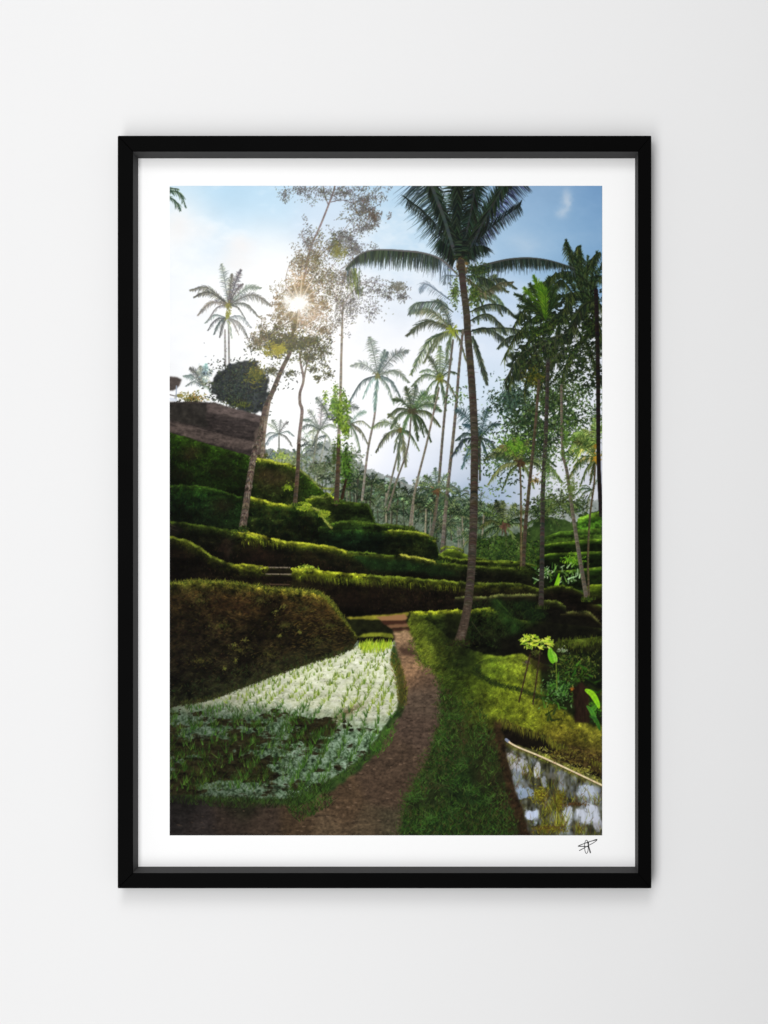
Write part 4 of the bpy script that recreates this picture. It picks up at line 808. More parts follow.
    # ---------------------------------------------------------------- lower-right plants
    lay(mask([(540, 668), (556, 655), (603, 650), (603, 728), (580, 722), (556, 706), (542, 690)], 1.5, 4), np.clip(col((18, 24, 12)) * (1 + .8 * N_D[..., None]), 0, 1), .9)
    leaves(560, 690, 20, 18, 420, [(34, 66, 22), (60, 104, 34), (22, 36, 14), (80, 124, 52), (96, 128, 76)], 2.4, .8)
    leaves(575, 668, 26, 14, 360, [(30, 50, 16), (56, 76, 24), (20, 24, 12), (90, 100, 40)], 2.4, .8, gauss=False)
    leaves(592, 708, 12, 10, 200, [(40, 80, 20), (24, 44, 14), (70, 120, 30)], 2.6, .85)
    for _ in range(60):
        x = rng.uniform(545, 600); y = rng.uniform(660, 722); an = rng.uniform(-1.4, 1.4); l = rng.uniform(5, 11)
        stroke(x, y, x + l * math.sin(an), y - l * math.cos(an), 2.2, .5, jit(col([(40, 74, 20), (70, 120, 34), (28, 44, 16)][rng.integers(3)]), .15), .8)
    tufts([(556, 640), (600, 645), (600, 662), (560, 668)], 240, 3, [(90, 100, 34), (50, 60, 20)], .8, (-1, 1), .5)
    lay(mask([(572, 690), (582, 681), (590, 690), (589, 724), (575, 722)], .7, 2), np.clip(col((34, 22, 16)) * (1 + .6 * N_V[..., None]), 0, 1), .95)
    leaves(572, 689, 2, 4, 14, [(150, 90, 30), (110, 70, 30)], 1.8, .8)
    for pts, w, c in (([(586, 690), (592, 694), (597, 702), (599, 708)], 5.2, (140, 200, 34)), ([(596, 722), (592, 712), (587, 706)], 4, (70, 128, 40)), ([(553, 662), (551, 655), (550, 648)], 6, (110, 178, 36)), ([(556, 662), (555, 656), (552, 651)], 3, (134, 194, 60)), ([(600, 730), (596, 720), (590, 716)], 3, (50, 96, 30))):
        P = path(pts, 16)
        for i in range(1, 16):
            ww = w * math.sin(math.pi * (i / 16) ** .8) + .6; stroke(*P[i - 1], *P[i], ww, ww, jit(col(c), .06), .95)
        for i in range(1, 16): stroke(*P[i - 1], *P[i], .5, .5, col(c) * .75, .7)
    # staked young plants
    lay(mask([(526, 652), (532, 648), (545, 655), (552, 668), (545, 672), (532, 668)], 1.5, 2), col((28, 22, 14)), .75)
    leaves(527, 662, 5, 4, 24, [(60, 52, 40), (90, 80, 66)], 1.8, .8)
    leaves(563, 650, 6, 3.5, 36, [(160, 170, 140), (100, 120, 76), (50, 66, 34)], 2.0, .8)
    trunk([(530, 655), (527, 668), (519, 702)], 1.3, 1.5, (60, 44, 28), a=.95); trunk([(540, 645), (539, 660), (533, 704)], 1.3, 1.5, (54, 42, 28), a=.95)
    trunk([(556, 662), (557, 690)], 1, 1, (100, 120, 40), a=.8)
    leaves(530, 641, 10, 7, 62, [(150, 184, 50), (120, 156, 40), (190, 208, 80), (84, 116, 34)], 2.6, .9, gauss=False); leaves(547, 642, 6.5, 6, 36, [(160, 184, 60), (110, 140, 44), (190, 200, 90)], 2.6, .85, gauss=False); leaves(537, 652, 6, 4, 30, [(70, 80, 30), (40, 40, 22)], 2.2, .8)
    for (x, y) in [(528, 640), (533, 637), (537, 641), (524, 641), (531, 644), (545, 641), (548, 639), (549, 644), (540, 648), (526, 637), (535, 645)]:
        for _ in range(7):
            an = rng.uniform(-2.2, 2.2); l = rng.uniform(2, 4.5)
            stroke(x, y, x + l * math.sin(an), y - l * math.cos(an) * .7, 1.7, .8, jit(col([(186, 206, 56), (150, 180, 40), (214, 220, 90)][rng.integers(3)]), .1), .9)

    # ---------------------------------------------------------------- right trunks
    trunk([(539, 380), (535, 430), (529, 489), (525.3, 528), (523, 568)], 2.4, 4.0, (64, 56, 44), (110, 92, 66), litside=-1)
    trunk([(520, 465), (521, 500), (521, 568)], 1.6, 2.0, (76, 66, 46), (120, 104, 70))
    trunk([(548, 360), (546, 430), (543, 489), (542, 560), (541, 606)], 3.4, 5.0, (50, 46, 42), (92, 82, 72), litside=-1)
    trunk([(561.4, 385), (562.4, 448), (567, 472), (573, 515), (580, 560), (587, 600)], 2.2, 4.4, (86, 80, 68), (140, 130, 112), litside=-1)
    trunk([(595, 466), (594, 485), (589.8, 518), (588, 560), (589, 598)], 1.6, 2.0, (70, 62, 44))
    trunk([(596, 290), (598, 370), (598.5, 455), (601, 515)], 4.0, 4.0, (26, 22, 20), (48, 40, 36), litside=-1)
    leaves(536, 480, 5, 6, 40, [(110, 90, 50), (150, 120, 66), (70, 64, 36)], 1.8, .8)
    leaves(548, 470, 12, 60, 260, [(40, 60, 30), (72, 98, 44), (100, 126, 66)], 2.0, .6)
    leaves(566, 440, 9, 30, 140, [(56, 84, 34), (96, 124, 50)], 2.0, .8)
    leaves(572, 488, 12, 16, 160, [(70, 88, 40), (100, 116, 60)], 2.0, .7)

    for x, y, cs_ in ((541, 607, 0), (587, 600, 1), (523, 568, 1), (589, 598, 1), (521, 568, 1)):
        for _ in range(60):
            xx = x + rng.normal(0, 3.4); an = rng.normal(0, .6); l = rng.uniform(1.5, 4)
            stroke(xx, y + 1.5, xx + l * math.sin(an), y + 1.5 - l * math.cos(an), .9, .35, jit(col([(22, 28, 12), (40, 52, 18), (64, 80, 24)][rng.integers(2 + cs_)]), .15), .85)
    # ---------------------------------------------------------------- trees on the left hill
    G = col((150, 142, 128))
    trunk([(343, 300), (341.5, 350), (340.5, 393), (339, 430), (338, 470), (336.4, 500)], 1.7, 4.2, (128, 118, 104), (150, 136, 116))
    trunk([(338.8, 440), (338, 470), (336.2, 503)], 3.6, 5.0, (66, 54, 42), (96, 78, 60))
    leaves(339, 413, 9, 20, 560, [(104, 136, 40), (70, 98, 30), (44, 62, 26), (134, 160, 54), (90, 120, 34)], 2.1, .88, clump=22)
    leaves(334, 405, 5, 10, 120, [(70, 96, 50), (104, 140, 40)], 2.0, .85)
    leaves(346, 430, 5, 10, 140, [(128, 156, 40), (84, 112, 30), (60, 80, 30)], 2.0, .85)
    leaves(346, 466, 6, 22, 380, [(40, 64, 24), (62, 96, 30), (84, 120, 40), (28, 40, 18)], 2.2, .88)
    leaves(334, 455, 3, 18, 90, [(44, 58, 26), (64, 84, 34)], 1.8, .7)
    trunk([(346, 480), (342, 498)], 2.4, 3, (40, 30, 20))
    # big leaning tree
    trunk([(299, 310), (293, 332), (290, 352), (282, 369), (272, 393), (265, 410), (260.5, 435), (254.8, 452), (249.5, 481), (245, 512), (242.5, 529)], 2.6, 7.4, (74, 65, 56), (112, 98, 82), rings=.2)
    trunk([(270, 400), (265.5, 425), (262, 456)], 2.0, 3.6, (110, 98, 84))
    for _ in range(170):
        t = rng.uniform(0, 1); y = 415 + t * 112; x = np.interp(y, [410, 435, 452, 481, 512, 529], [265, 260.5, 254.8, 249.5, 245, 242.5]) + rng.normal(0, 1.5)
        stroke(x, y, x + rng.uniform(-1, 1), y + rng.uniform(1, 3), 1, .6, col([(150, 140, 122), (52, 42, 34), (120, 96, 80)][rng.integers(3)]), .6)
    leaves(243, 528, 6, 3, 60, [(34, 48, 18), (52, 66, 24), (24, 30, 14)], 2.2, .8)
    trunk([(300, 352), (300.5, 362), (303.5, 379.5), (300, 393), (300, 403), (302, 412), (299, 440), (297.8, 469), (295, 504)], 1.8, 4.0, (112, 100, 92), (140, 126, 112))
    trunk([(310, 352), (306, 368), (303.7, 380)], 1.2, 2, (116, 106, 96))
    trunk([(299, 445), (297.8, 469), (295, 504)], 3.2, 4.2, (72, 60, 48), (104, 88, 70))
    for x, y in ((242.5, 530), (295, 504), (336.5, 502), (431, 538), (441, 561), (409.5, 527)):
        for _ in range(50):
            xx = x + rng.normal(0, 3); an = rng.normal(0, .7); l = rng.uniform(1.2, 3.4)
            stroke(xx, y + 1.5, xx + l * math.sin(an), y + 1.5 - l * math.cos(an), .8, .35, jit(col([(30, 42, 16), (50, 68, 22), (84, 104, 32)][rng.integers(3)]), .15), .85)
    # upper limbs
    lim_c = (132, 118, 112)
    trunk([(299, 306), (304, 280), (310, 250), (321, 224), (328.5, 205), (334, 190), (335, 184)], 2.4, 1.3, (124, 112, 110))
    trunk([(328.5, 205), (325, 196), (322.7, 184)], 1.2, .9, (120, 110, 112)); trunk([(331, 202), (342, 200), (352, 203)], .9, .6, (110, 100, 104))
    for pts in ([(302, 295), (320, 280), (336, 262), (348, 246)], [(300, 304), (286, 284), (290, 262)], [(296, 318), (276, 330), (262, 338)], [(305, 276), (318, 258), (336, 240), (350, 222)], [(310, 250), (302, 236), (304, 228)], [(291, 350), (300, 330), (318, 318), (330, 322)], [(343, 306), (352, 292), (366, 282), (394, 288)], [(343, 320), (338, 300), (330, 286)]):
        trunk(pts, 1.2, .5, lim_c, a=.75)
    pur = [(100, 98, 102), (76, 76, 76), (122, 120, 130), (58, 56, 50), (86, 82, 72), (92, 92, 66)]
    brn = [(100, 88, 66), (124, 106, 80), (72, 64, 46), (104, 100, 60), (62, 58, 50)]
    grn = [(48, 54, 34), (72, 76, 38), (98, 94, 46), (40, 44, 36), (62, 60, 52)]
    def cloud(x, y, rx, ry, n, cs, s=1.5, a=.75, k=9):
        leaves(x, y, rx, ry, int(n * .8), cs, s * 1.1, a, clump=k * 2); leaves(x, y, rx, ry, int(n * .45), cs, s * 1.1, a)
    cloud(300, 191, 22, 8, 170, pur, 1.3); cloud(285, 195, 6, 8, 50, pur, 1.3); cloud(320, 192, 12, 9, 120, pur, 1.3)
    cloud(345, 193, 18, 9, 230, pur, 1.4); cloud(366, 200, 16, 14, 280, pur, 1.4); cloud(362, 212, 18, 14, 320, pur + [(96, 84, 56)], 1.5); cloud(374, 216, 10, 12, 160, [(70, 62, 50), (96, 84, 76)], 1.5)
    cloud(366, 226, 14, 8, 130, pur, 1.4); cloud(350, 238, 14, 14, 240, pur, 1.4); cloud(356, 250, 16, 12, 240, pur, 1.4); cloud(333, 246, 14, 14, 260, grn + pur, 1.5); cloud(338, 252, 8, 10, 150, [(120, 116, 50), (90, 92, 50)], 1.6)
    cloud(316, 258, 14, 22, 360, brn, 1.5); cloud(308, 240, 7, 16, 110, pur, 1.4); cloud(303, 262, 14, 18, 280, brn, 1.5); cloud(322, 280, 18, 20, 420, brn + grn, 1.5)
    cloud(345, 276, 18, 18, 330, pur + brn, 1.4); cloud(300, 285, 14, 16, 240, [(150, 116, 80), (176, 140, 96), (124, 104, 74)], 1.5); cloud(284, 292, 14, 12, 90, brn, 1.3)
    for q in ((312, 296), (322, 304), (288, 314), (298, 322), (312, 310), (280, 304), (306, 288), (294, 290)):
        cloud(q[0], q[1], 10, 9, 130, brn + [(150, 110, 70)], 1.5)
    cloud(350, 302, 18, 16, 260, pur, 1.4); cloud(360, 290, 16, 14, 200, pur, 1.4); cloud(340, 320, 16, 18, 160, pur, 1.3); cloud(372, 312, 14, 10, 90, pur, 1.3); cloud(378, 290, 14, 10, 110, pur, 1.3)
    cloud(398, 288, 9, 7, 170, [(104, 104, 84), (84, 84, 74), (120, 116, 108)], 1.5); cloud(402, 297, 8, 5, 90, pur, 1.4); cloud(388, 296, 6, 5, 50, pur, 1.3)
    cloud(312, 318, 18, 14, 260, [(180, 150, 124), (150, 128, 104), (124, 110, 90)], 1.5); cloud(280, 322, 16, 12, 180, brn, 1.5); cloud(322, 330, 14, 10, 180, brn, 1.4)
    cloud(276, 345, 20, 14, 560, grn, 1.8, .85, 14); cloud(262, 336, 14, 12, 220, grn + brn, 1.6); cloud(290, 340, 16, 14, 420, grn, 1.8, .85, 12); cloud(310, 342, 16, 10, 320, grn, 1.7, .85); cloud(306, 356, 14, 8, 200, grn, 1.6)
    cloud(276, 348, 12, 8, 180, [(150, 140, 48), (120, 116, 40)], 1.8, .85); cloud(256, 342, 8, 8, 90, brn, 1.4); cloud(322, 352, 14, 12, 160, grn, 1.6); cloud(328, 375, 8, 6, 60, grn, 1.5); cloud(318, 378, 5, 4, 40, grn, 1.5); cloud(272, 370, 10, 6, 110, grn, 1.6); cloud(290, 373, 8, 4, 50, grn, 1.5); cloud(313, 368, 7, 5, 50, grn, 1.5)

    # ---------------------------------------------------------------- the big foreground palm
    blk, dgr = col((18, 24, 20)), col((40, 54, 38))
    # crown: wide dark fan cut by the picture's top edge
    gr = col((70, 80, 78)); vio = col((92, 98, 150))
    fan([(458, 262), (456, 236), (457, 206), (458, 178)], [(-.6, -.1), (.6, -.1), (-.45, .8), (.4, .8)], 18, blk, dgr, .8, 1.0, prof=lambda t: .5 + .6 * t)
    fan([(462, 262), (467, 232), (472, 206), (476, 178)], [(-.5, .2), (.6, .3), (.4, .9)], 15, blk, col((34, 50, 38)), .8, 1.1, prof=lambda t: .4 + .7 * t)
    fan([(462, 260), (474, 236), (489, 210), (506, 182), (512, 170)], [(.72, .62)], 27, blk, col((44, 52, 66)), .95, .95, prof=lambda t: .55 + .5 * t)
    fan([(468, 246), (480, 226), (494, 203), (510, 176)], [(.74, .52)], 25, col((50, 56, 92)), vio, 1.7, .75, prof=lambda t: .7 + .35 * t)
    fan([(462, 260), (474, 236), (489, 210), (506, 182), (512, 170)], [(-.2, -.8), (.1, .9), (-.5, .5)], 16, blk, dgr, .8, 1.1)
    fan([(458, 262), (450, 240), (442, 216), (434, 192), (428, 172)], [(-.74, .6)], 36, blk, dgr, .95, .95, t0=.12, prof=lambda t: .5 + .62 * t)
    fan([(458, 262), (450, 240), (442, 216), (434, 192), (428, 172)], [(-.8, .42)], 42, col((56, 76, 84)), col((84, 106, 124)), 2.0, .7, t0=.4, prof=lambda t: .6 + .45 * t)
    fan([(458, 262), (450, 240), (442, 216), (434, 192), (428, 172)], [(-.3, .9), (.45, .3), (.2, -.8)], 15, blk, dgr, .8, 1.1)
    fan([(464, 258), (480, 238), (500, 220), (520, 206)], [(.5, .85), (.3, -.7)], 15, blk, col((48, 56, 62)), 1.2, .85, prof=lambda t: 1.1 - .5 * t)
    fan([(456, 256), (444, 236), (428, 216), (408, 200)], [(-.3, .95), (-.5, -.5)], 15, blk, col((44, 56, 52)), 1.2, .85, prof=lambda t: 1.1 - .5 * t)
    for pts, w in (([(460, 266), (452, 244), (444, 218), (434, 192), (427, 172)], 3.4), ([(461, 266), (466, 236), (472, 206), (476, 178)], 1.6), ([(463, 266), (474, 240), (489, 212), (508, 178)], 1.8)):
        P = path(pts, 40)
        for i in range(1, 40): stroke(*P[i - 1], *P[i], w, w, jit(gr * (.62 if w < 3 else .8), .06), .7)
    fan([(456, 262), (448, 248), (440, 240)], [(-.5, .7), (-.2, .9)], 15, blk, dgr, .8, .9)
    fan([(462, 258), (472, 248), (484, 246)], [(.5, .7), (.2, .9), (.8, .4)], 13, blk, dgr, .8, .9)
    fan([(460, 262), (462, 240)], [(-.5, -.6), (.5, -.6), (.7, 0), (-.6, 0)], 9, blk, dgr, .8, 1.2)
    # left long arching frond
    P1 = [(457, 274), (450.6, 267.5), (441, 259.5), (431, 255), (418, 252), (404, 250.8), (388, 249.8), (374.5, 250), (364, 252.4), (355, 258), (347, 267)]
    fan(P1, [(-.06, 1)], 24, col((50, 60, 66)), col((96, 108, 124)), 1.5, .8, .8, .1, .1, .12, lambda t: 1.05 - .45 * t)
    frond(P1, 19, col((34, 44, 38)), col((58, 70, 56)), hang=.93, gap=.8, w=.85, a=.85, sweep=.12, start=.22, rc=col((92, 90, 88)), rach=1.7)
    frond(P1[4:], 12, col((32, 40, 34)), col((52, 66, 44)), hang=.9, gap=.7, w=.95, a=.8, sweep=.12, start=.0, rc=col((88, 86, 84)), rach=1.6)
    for _ in range(60):
        x = rng.normal(354, 3.5); y = rng.uniform(268, 292); stroke(x, y, x + rng.uniform(-1.5, 2.5), y + rng.uniform(4, 10), 1.1, .4, jit(col([(70, 86, 40), (48, 62, 36), (110, 124, 50)][rng.integers(3)]), .1), .75)
    # right long arching frond
    P2 = [(466, 272), (478, 267), (494, 262.4), (508, 259.4), (523, 258), (536, 258.4), (549, 260.4), (562, 264), (574, 268)]
    fan(P2, [(.02, 1)], 22, col((40, 48, 50)), col((84, 94, 108)), 1.9, .85, .85, .1, .1, .14, lambda t: 1.05 - .6 * t)
    frond(P2, 12, col((28, 38, 32)), col((56, 66, 56)), hang=.9, gap=.8, w=.95, a=.88, sweep=.15, start=.06, rc=col((66, 68, 64)), rach=2.0)
    frond([(466, 276), (476, 276), (488, 280), (496, 288)], 10, col((30, 40, 30)), col((60, 76, 46)), .6, .8, 1.0)
    frond([(464, 276), (474, 284), (484, 292), (500, 284), (512, 282)], 9, col((60, 64, 44)), col((104, 98, 74)), .6, .8, 1.0)
    frond([(456, 276), (446, 276), (444, 284)], 7, col((100, 112, 120)), col((120, 134, 140)), .5, 1.0, .8, .6)
    leaves(478, 270, 16, 9, 200, [(30, 42, 28), (60, 76, 40), (44, 56, 34)], 2.2, .85)
    leaves(474, 295, 10, 22, 200, [(50, 70, 30), (84, 100, 44), (36, 46, 28)], 2.2, .85)
    leaves(455, 292, 6, 20, 160, [(70, 90, 44), (96, 116, 50), (50, 60, 40)], 2.0, .85)
    leaves(461, 266, 6, 9, 170, [(66, 52, 36), (92, 72, 46), (40, 34, 26), (110, 90, 50)], 2.4, .9)
    trunk([(461, 262), (463, 284), (466.7, 315), (467.8, 335), (471.6, 380), (474.3, 430), (474.4, 470), (473.5, 520), (471.6, 565), (469.5, 590), (467, 610), (462.5, 630), (459, 641)], 6.4, 8.6, (56, 50, 41), (96, 86, 72), rings=.1, litside=-1)
    lay(mask([(463.6, 606), (471.5, 606), (468.6, 622), (466.6, 633), (464, 643), (454, 644), (455, 638), (458, 630), (461, 620)], .6, .6), np.clip(col((70, 58, 48)) * (1 + .4 * N_V[..., None] + .3 * N_FINE[..., None]), 0, 1), .95)
    for _ in range(420):
        y = rng.uniform(290, 636); x = np.interp(y, [262, 315, 380, 430, 520, 565, 610, 636], [461, 466.7, 471.6, 474.3, 473.5, 471.6, 467, 462]) + rng.normal(0, 2)
        stroke(x - 1.5, y, x + 1.5, y + .3, .8, .5, col([(100, 90, 80), (34, 29, 26), (74, 64, 56), (120, 112, 100)][rng.integers(4)]), .35)

    for _ in range(200):
        xx = rng.normal(459, 7); yy = 644 + rng.normal(0, 1.6); an = rng.normal(0, .7); l = rng.uniform(1.5, 4.5)
        stroke(xx, yy, xx + l * math.sin(an), yy - l * math.cos(an) * .8, .9, .35, jit(col([(26, 34, 14), (44, 54, 20), (34, 28, 18)][rng.integers(3)]), .15), .8)
    # top-left frond entering the picture
    for pts in ([(160, 195), (171, 191), (180, 194), (186, 207)], [(158, 200), (168, 197), (176, 202), (180, 210)], [(158, 191), (168, 188), (178, 189)]):
        frond(pts, 8, col((44, 66, 48)), col((104, 124, 96)), .6, 1.1, .65, .85, sweep=.8, rag=.6)

    # ---------------------------------------------------------------- sun, its flare rays and the veil of light round it
    d2 = (GX - 299.5) ** 2 + (GY - 303) ** 2; d = np.sqrt(d2)
    veil = (.34 * np.exp(-d / 20) + .20 * np.exp(-d2 / (2 * 80 ** 2)) * np.clip((560 - GY) / 160, 0, 1))[..., None]
    tint = np.stack([np.ones_like(d), np.interp(d, [0, 20, 60, 120], [.95, .86, .95, .98]), np.interp(d, [0, 20, 60, 120], [.88, .72, .93, 1.0])], -1)
    A[:] = 1 - (1 - A) * (1 - np.clip(veil * tint, 0, 1).astype(np.float32))
    ang = np.arctan2(GY - 303, GX - 299.5)
    rays = np.zeros_like(d)
    for k in range(16):
        q = k * math.pi / 8 + .1; L = 34 if k % 2 == 0 else 24
        if k in (11, 12, 13): L = 46
        da = (ang - q + math.pi) % (2 * math.pi) - math.pi
        rays += np.clip(1 - np.abs(da) * d / np.maximum(1.5 - .022 * d, .5), 0, 1) * np.clip(1 - d / L, 0, 1) ** .7 * (d > 3)
    A[:] = 1 - (1 - A) * (1 - np.clip(rays * .95, 0, .95)[..., None] * np.array([1, .84, .66], np.float32))
    core = np.clip(np.exp(-(d / 6.2) ** 2) * 1.7 + np.exp(-(((GX - 287.5) / 3.6) ** 2 + ((GY - 301) / 7) ** 2)) * .75, 0, 1)
    lay(core.astype(np.float32), np.array([1, .99, .96], np.float32))
    # the print's own softness
    A[:] = np.clip(A, 0, 1)
    B = blur(A, .5)
    A[:] = A * .78 + B * .22
    return np.clip(A, 0, 1)
#SCENE
# ------------------------------------------------------------------ wall and framed print
if bpy:
    MATY, WALLY = 0.0160, 0.0200
    def material(name, base, rough=.8, spec=.5, bump=0.0, scale=200.0, var=0.0, attr=None, mul=1.0, stretch=None):
        m = bpy.data.materials.new(name); m.use_nodes = True
        nt = m.node_tree; b = nt.nodes['Principled BSDF']
        b.inputs['Roughness'].default_value = rough
        b.inputs['Specular IOR Level'].default_value = spec
        b.inputs['Base Color'].default_value = (*base, 1)
        tc = nt.nodes.new('ShaderNodeTexCoord')
        mp = nt.nodes.new('ShaderNodeMapping')
        if stretch: mp.inputs['Scale'].default_value = stretch
        nt.links.new(tc.outputs['Object'], mp.inputs[0])
        if var:
            n = nt.nodes.new('ShaderNodeTexNoise'); n.inputs['Scale'].default_value = scale * .2; n.inputs['Detail'].default_value = 6
            nt.links.new(mp.outputs[0], n.inputs['Vector'])
            r = nt.nodes.new('ShaderNodeMapRange')
            r.inputs['To Min'].default_value = 1 - var; r.inputs['To Max'].default_value = 1 + var
            nt.links.new(n.outputs[0], r.inputs[0])
            mx = nt.nodes.new('ShaderNodeVectorMath'); mx.operation = 'SCALE'
            mx.inputs[0].default_value = base
            nt.links.new(r.outputs[0], mx.inputs['Scale']); nt.links.new(mx.outputs[0], b.inputs['Base Color'])
        if attr:
            a = nt.nodes.new('ShaderNodeAttribute'); a.attribute_name = attr
            mx = nt.nodes.new('ShaderNodeVectorMath'); mx.operation = 'SCALE'
            mx.inputs['Scale'].default_value = mul
            nt.links.new(a.outputs['Color'], mx.inputs[0]); nt.links.new(mx.outputs[0], b.inputs['Base Color'])
        if bump:
            n = nt.nodes.new('ShaderNodeTexNoise'); n.inputs['Scale'].default_value = scale; n.inputs['Detail'].default_value = 4
            nt.links.new(mp.outputs[0], n.inputs['Vector'])
            bp = nt.nodes.new('ShaderNodeBump'); bp.inputs['Strength'].default_value = bump; bp.inputs['Distance'].default_value = .0004
            nt.links.new(n.outputs[0], bp.inputs['Height']); nt.links.new(bp.outputs[0], b.inputs['Normal'])
        return m
    m_wall = material('matt wall paint', (.765, .765, .767), .9, .1, .06, 60, .004)
    m_black = material('black lacquered wood', (.0018, .0018, .0018), .55, .018, .15, 90, .25, stretch=(1, 1, 1))
    m_lip = material('charcoal rebate', (.043, .0425, .043), .7, .2, .1, 300, .06)
    m_mount = material('white mount board', (.88, .88, .88), .85, .1, .05, 900, .004)
    m_print = material('printed paper', (.9, .9, .9), .8, .05, attr='ink', mul=.93)
    m_pen = material('black pen ink', (.02, .02, .022), .6, .2, var=.2, scale=900)

    def mesh(name, verts, faces, mat, parent=None):
        me = bpy.data.meshes.new(name); me.from_pydata(verts, [], faces); me.update()
        o = bpy.data.objects.new(name, me); C.objects.link(o); me.materials.append(mat)
        if parent:
            o.parent = parent; o.matrix_parent_inverse = parent.matrix_world.inverted()
        return o
    def bevel(o, w, seg=2):
        b = o.modifiers.new('bevel', 'BEVEL'); b.width = w; b.segments = seg; b.limit_method = 'ANGLE'
        return o

    wall = mesh('wall', [(-4, WALLY, -3), (4, WALLY, -3), (4, WALLY, 3), (-4, WALLY, 3), (-4, WALLY + .1, -3), (4, WALLY + .1, -3), (4, WALLY + .1, 3), (-4, WALLY + .1, 3)],
                [(0, 1, 2, 3), (7, 6, 5, 4), (0, 4, 5, 1), (1, 5, 6, 2), (2, 6, 7, 3), (3, 7, 4, 0)], m_wall)
    wall['kind'] = 'structure'

    root = bpy.data.objects.new('framed_print', None); C.objects.link(root)
    root.empty_display_size = .05
    root.location = (0, WALLY, wz(888.5))
    root['label'] = 'black framed photo print of palms above green rice terraces, hung on a pale grey wall'
    root['category'] = 'framed print'
    bpy.context.view_layer.update()

    ox0, ox1, oz0, oz1 = wx(117.6), wx(651.4), wz(888.4), wz(135.6)          # outer edge
    ix0, ix1, iz0, iz1 = wx(132.8), wx(638.2), wz(873.3), wz(151.4)          # sight edge of the black face
    bx0, bx1, bz0, bz1 = wx(138.2, MATY), wx(635.0, MATY), wz(866.6, MATY), wz(158.4, MATY)   # lip where it meets the mount
    O = [(ox0, oz1), (ox1, oz1), (ox1, oz0), (ox0, oz0)]
    I = [(ix0, iz1), (ix1, iz1), (ix1, iz0), (ix0, iz0)]
    back = WALLY - .0004
    for k in range(4):                       # four mitred rails
        a, b = O[k], O[(k + 1) % 4]; c, d = I[(k + 1) % 4], I[k]
        g = .00006                            # a hair of an open mitre
        def sh(p, q): 
            L = math.dist(p, q); return (p[0] + (q[0] - p[0]) * g / L, p[1] + (q[1] - p[1]) * g / L)
        a2, b2, c2, d2 = sh(a, b), sh(b, a), sh(c, d), sh(d, c)
        v = [(x, 0, z) for x, z in (a2, b2, c2, d2)] + [(x, back, z) for x, z in (a2, b2, c2, d2)]
        f = [(0, 1, 2, 3), (7, 6, 5, 4), (0, 4, 5, 1), (1, 5, 6, 2), (2, 6, 7, 3), (3, 7, 4, 0)]
        bevel(mesh('frame_rail', v, f, m_black, root), .0006, 2)
    # grey inner lip: a ring that splays back to the mount
    e = .0008
    F = [(ix0 + .0001, iz1 - .0001), (ix1 - .0001, iz1 - .0001), (ix1 - .0001, iz0 + .0001), (ix0 + .0001, iz0 + .0001)]
    K = [(bx0, bz1), (bx1, bz1), (bx1, bz0), (bx0, bz0)]
    v = [(x, e, z) for x, z in F] + [(x, MATY, z) for x, z in K] + [(x, MATY, z) for x, z in F]
    f = []
    for k in range(4):
        n = (k + 1) % 4
        f += [(k, n, 4 + n, 4 + k), (4 + k, 4 + n, 8 + n, 8 + k), (8 + k, 8 + n, n, k)]
    mesh('inner_lip', v, f, m_lip, root)
    # mount board behind the opening
    y0, y1 = MATY + .0001, MATY + .0025
    q = [(ix0 + .0002, iz0 + .0002), (ix1 - .0002, iz0 + .0002), (ix1 - .0002, iz1 - .0002), (ix0 + .0002, iz1 - .0002)]
    mount = mesh('mount_board', [(x, y0, z) for x, z in q] + [(x, y1, z) for x, z in q],
         [(0, 1, 2, 3), (7, 6, 5, 4), (0, 4, 5, 1), (1, 5, 6, 2), (2, 6, 7, 3), (3, 7, 4, 0)], m_mount, root)

    # the photo print: a flat sheet whose points carry the ink colours
    ink = paint()
    yp = MATY - .0002
    X = np.array([wx(X0 + (i + .5) / SC, yp) for i in range(Wd)]); Z = np.array([wz(Y0 + (j + .5) / SC, yp) for j in range(Hd)])
    co = np.empty((Hd, Wd, 3), np.float32); co[..., 0] = X[None, :]; co[..., 1] = yp; co[..., 2] = Z[:, None]
    co = co.reshape(-1, 3)
    idx = np.arange(Wd * Hd).reshape(Hd, Wd)
    quads = np.stack([idx[1:, :-1], idx[1:, 1:], idx[:-1, 1:], idx[:-1, :-1]], -1).reshape(-1, 4)
    # turned-back rim gives the sheet its thickness
    ring = np.concatenate([idx[0, :-1], idx[:-1, -1], idx[-1, :0:-1], idx[:0:-1, 0]])
    rc = co[ring].copy(); rc[:, 1] = MATY + .00005
    nb = len(co); co = np.concatenate([co, rc]); rn = np.arange(len(ring)) + nb
    side = np.stack([ring, np.roll(ring, -1), np.roll(rn, -1), rn], -1)
    quads = np.concatenate([quads, side]).astype(np.int32)
    me = bpy.data.meshes.new('photo_print')
    me.vertices.add(len(co)); me.vertices.foreach_set('co', co.ravel())
    me.loops.add(quads.size); me.loops.foreach_set('vertex_index', quads.ravel())
    me.polygons.add(len(quads)); me.polygons.foreach_set('loop_start', np.arange(0, quads.size, 4, dtype=np.int32))
    me.update(calc_edges=True)
    lin = np.where(ink <= .04045, ink / 12.92, ((ink + .055) / 1.055) ** 2.4).reshape(-1, 3)
    lin = np.concatenate([lin, lin[ring]])
    at = me.color_attributes.new('ink', 'FLOAT_COLOR', 'POINT')
    at.data.foreach_set('color', np.concatenate([lin, np.ones((len(lin), 1))], 1).astype(np.float32).ravel())
    me.materials.append(m_print)
    po = bpy.data.objects.new('photo_print', me); C.objects.link(po); po.parent = root
    po.matrix_parent_inverse = root.matrix_world.inverted()
    po['label'] = 'glossy landscape photo of a path through rice terraces under tall palms'

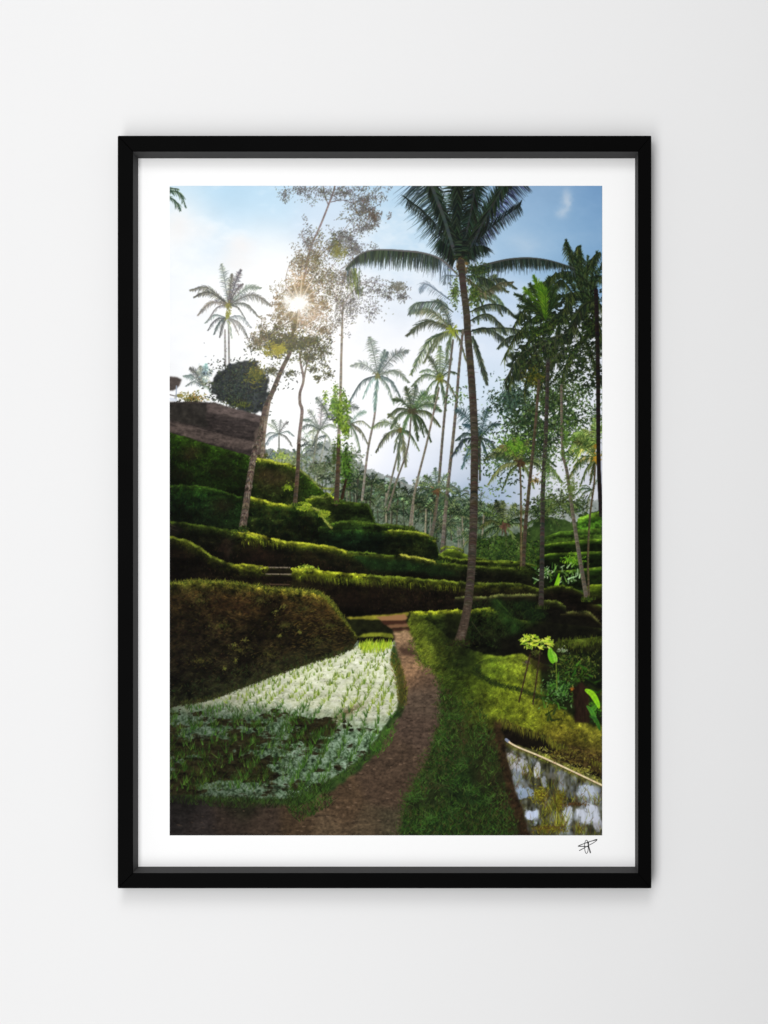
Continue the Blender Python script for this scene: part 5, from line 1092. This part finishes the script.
    # signature on the mount, lower right: pen strokes as thin flat ribbons
    bm = bmesh.new(); ys_ = MATY - .00006; lay_n = 0
    def ribbon(pts, ws):
        global lay_n
        P = []
        n = 10 * (len(pts) - 1)
        for s in range(n + 1):
            v = s / 10; i = min(int(v), len(pts) - 2); t = v - i
            p0 = pts[max(i - 1, 0)]; p1 = pts[i]; p2 = pts[i + 1]; p3 = pts[min(i + 2, len(pts) - 1)]
            P.append(tuple(.5 * (2 * p1[k] + (p2[k] - p0[k]) * t + (2 * p0[k] - 5 * p1[k] + 4 * p2[k] - p3[k]) * t * t + (3 * p1[k] - p0[k] - 3 * p2[k] + p3[k]) * t ** 3) for k in (0, 1)))
        yy = ys_ - lay_n * .00001; lay_n += 1; L = []; R = []
        for i in range(len(P)):
            a = P[max(i - 1, 0)]; b = P[min(i + 1, len(P) - 1)]
            dx, dy = b[0] - a[0], b[1] - a[1]; l = math.hypot(dx, dy) + 1e-9
            w = ws[0] + (ws[1] - ws[0]) * i / (len(P) - 1)
            nx, ny = -dy / l * w / 2, dx / l * w / 2
            L.append(bm.verts.new((wx(P[i][0] + nx, yy), yy, wz(P[i][1] + ny, yy)))); R.append(bm.verts.new((wx(P[i][0] - nx, yy), yy, wz(P[i][1] - ny, yy))))
        for i in range(len(P) - 1): bm.faces.new((L[i], L[i + 1], R[i + 1], R[i]))
    sx = lambda u: 575 + u / 25.6
    sy = lambda v: 830 + v / 25.6
    g = lambda pts: [(sx(a), sy(b)) for a, b in pts]
    ribbon(g([(105, 530), (230, 462), (350, 392), (470, 330), (565, 262)]), (.75, .6))
    ribbon(g([(565, 250), (500, 265), (380, 295), (240, 345), (130, 388), (75, 415)]), (.8, .7))
    ribbon(g([(75, 415), (180, 418), (280, 424), (350, 422)]), (.9, .7))
    ribbon(g([(470, 262), (530, 244), (570, 242)]), (.4, .9))
    ribbon(g([(335, 440), (335, 320), (290, 260), (250, 330), (245, 460), (265, 565), (295, 600), (325, 560), (338, 470), (338, 330)]), (.6, .6))
    ribbon(g([(318, 300), (342, 380), (362, 460), (398, 575)]), (1.1, .9))
    ribbon(g([(345, 310), (340, 430)]), (1.2, .8))
    ribbon(g([(350, 440), (385, 580), (402, 570)]), (.5, .7))
    sm = bpy.data.meshes.new('signature'); bm.to_mesh(sm); bm.free(); sm.materials.append(m_pen)
    so = bpy.data.objects.new('signature', sm); C.objects.link(so); so.parent = mount
    so.matrix_parent_inverse = mount.matrix_world.inverted()
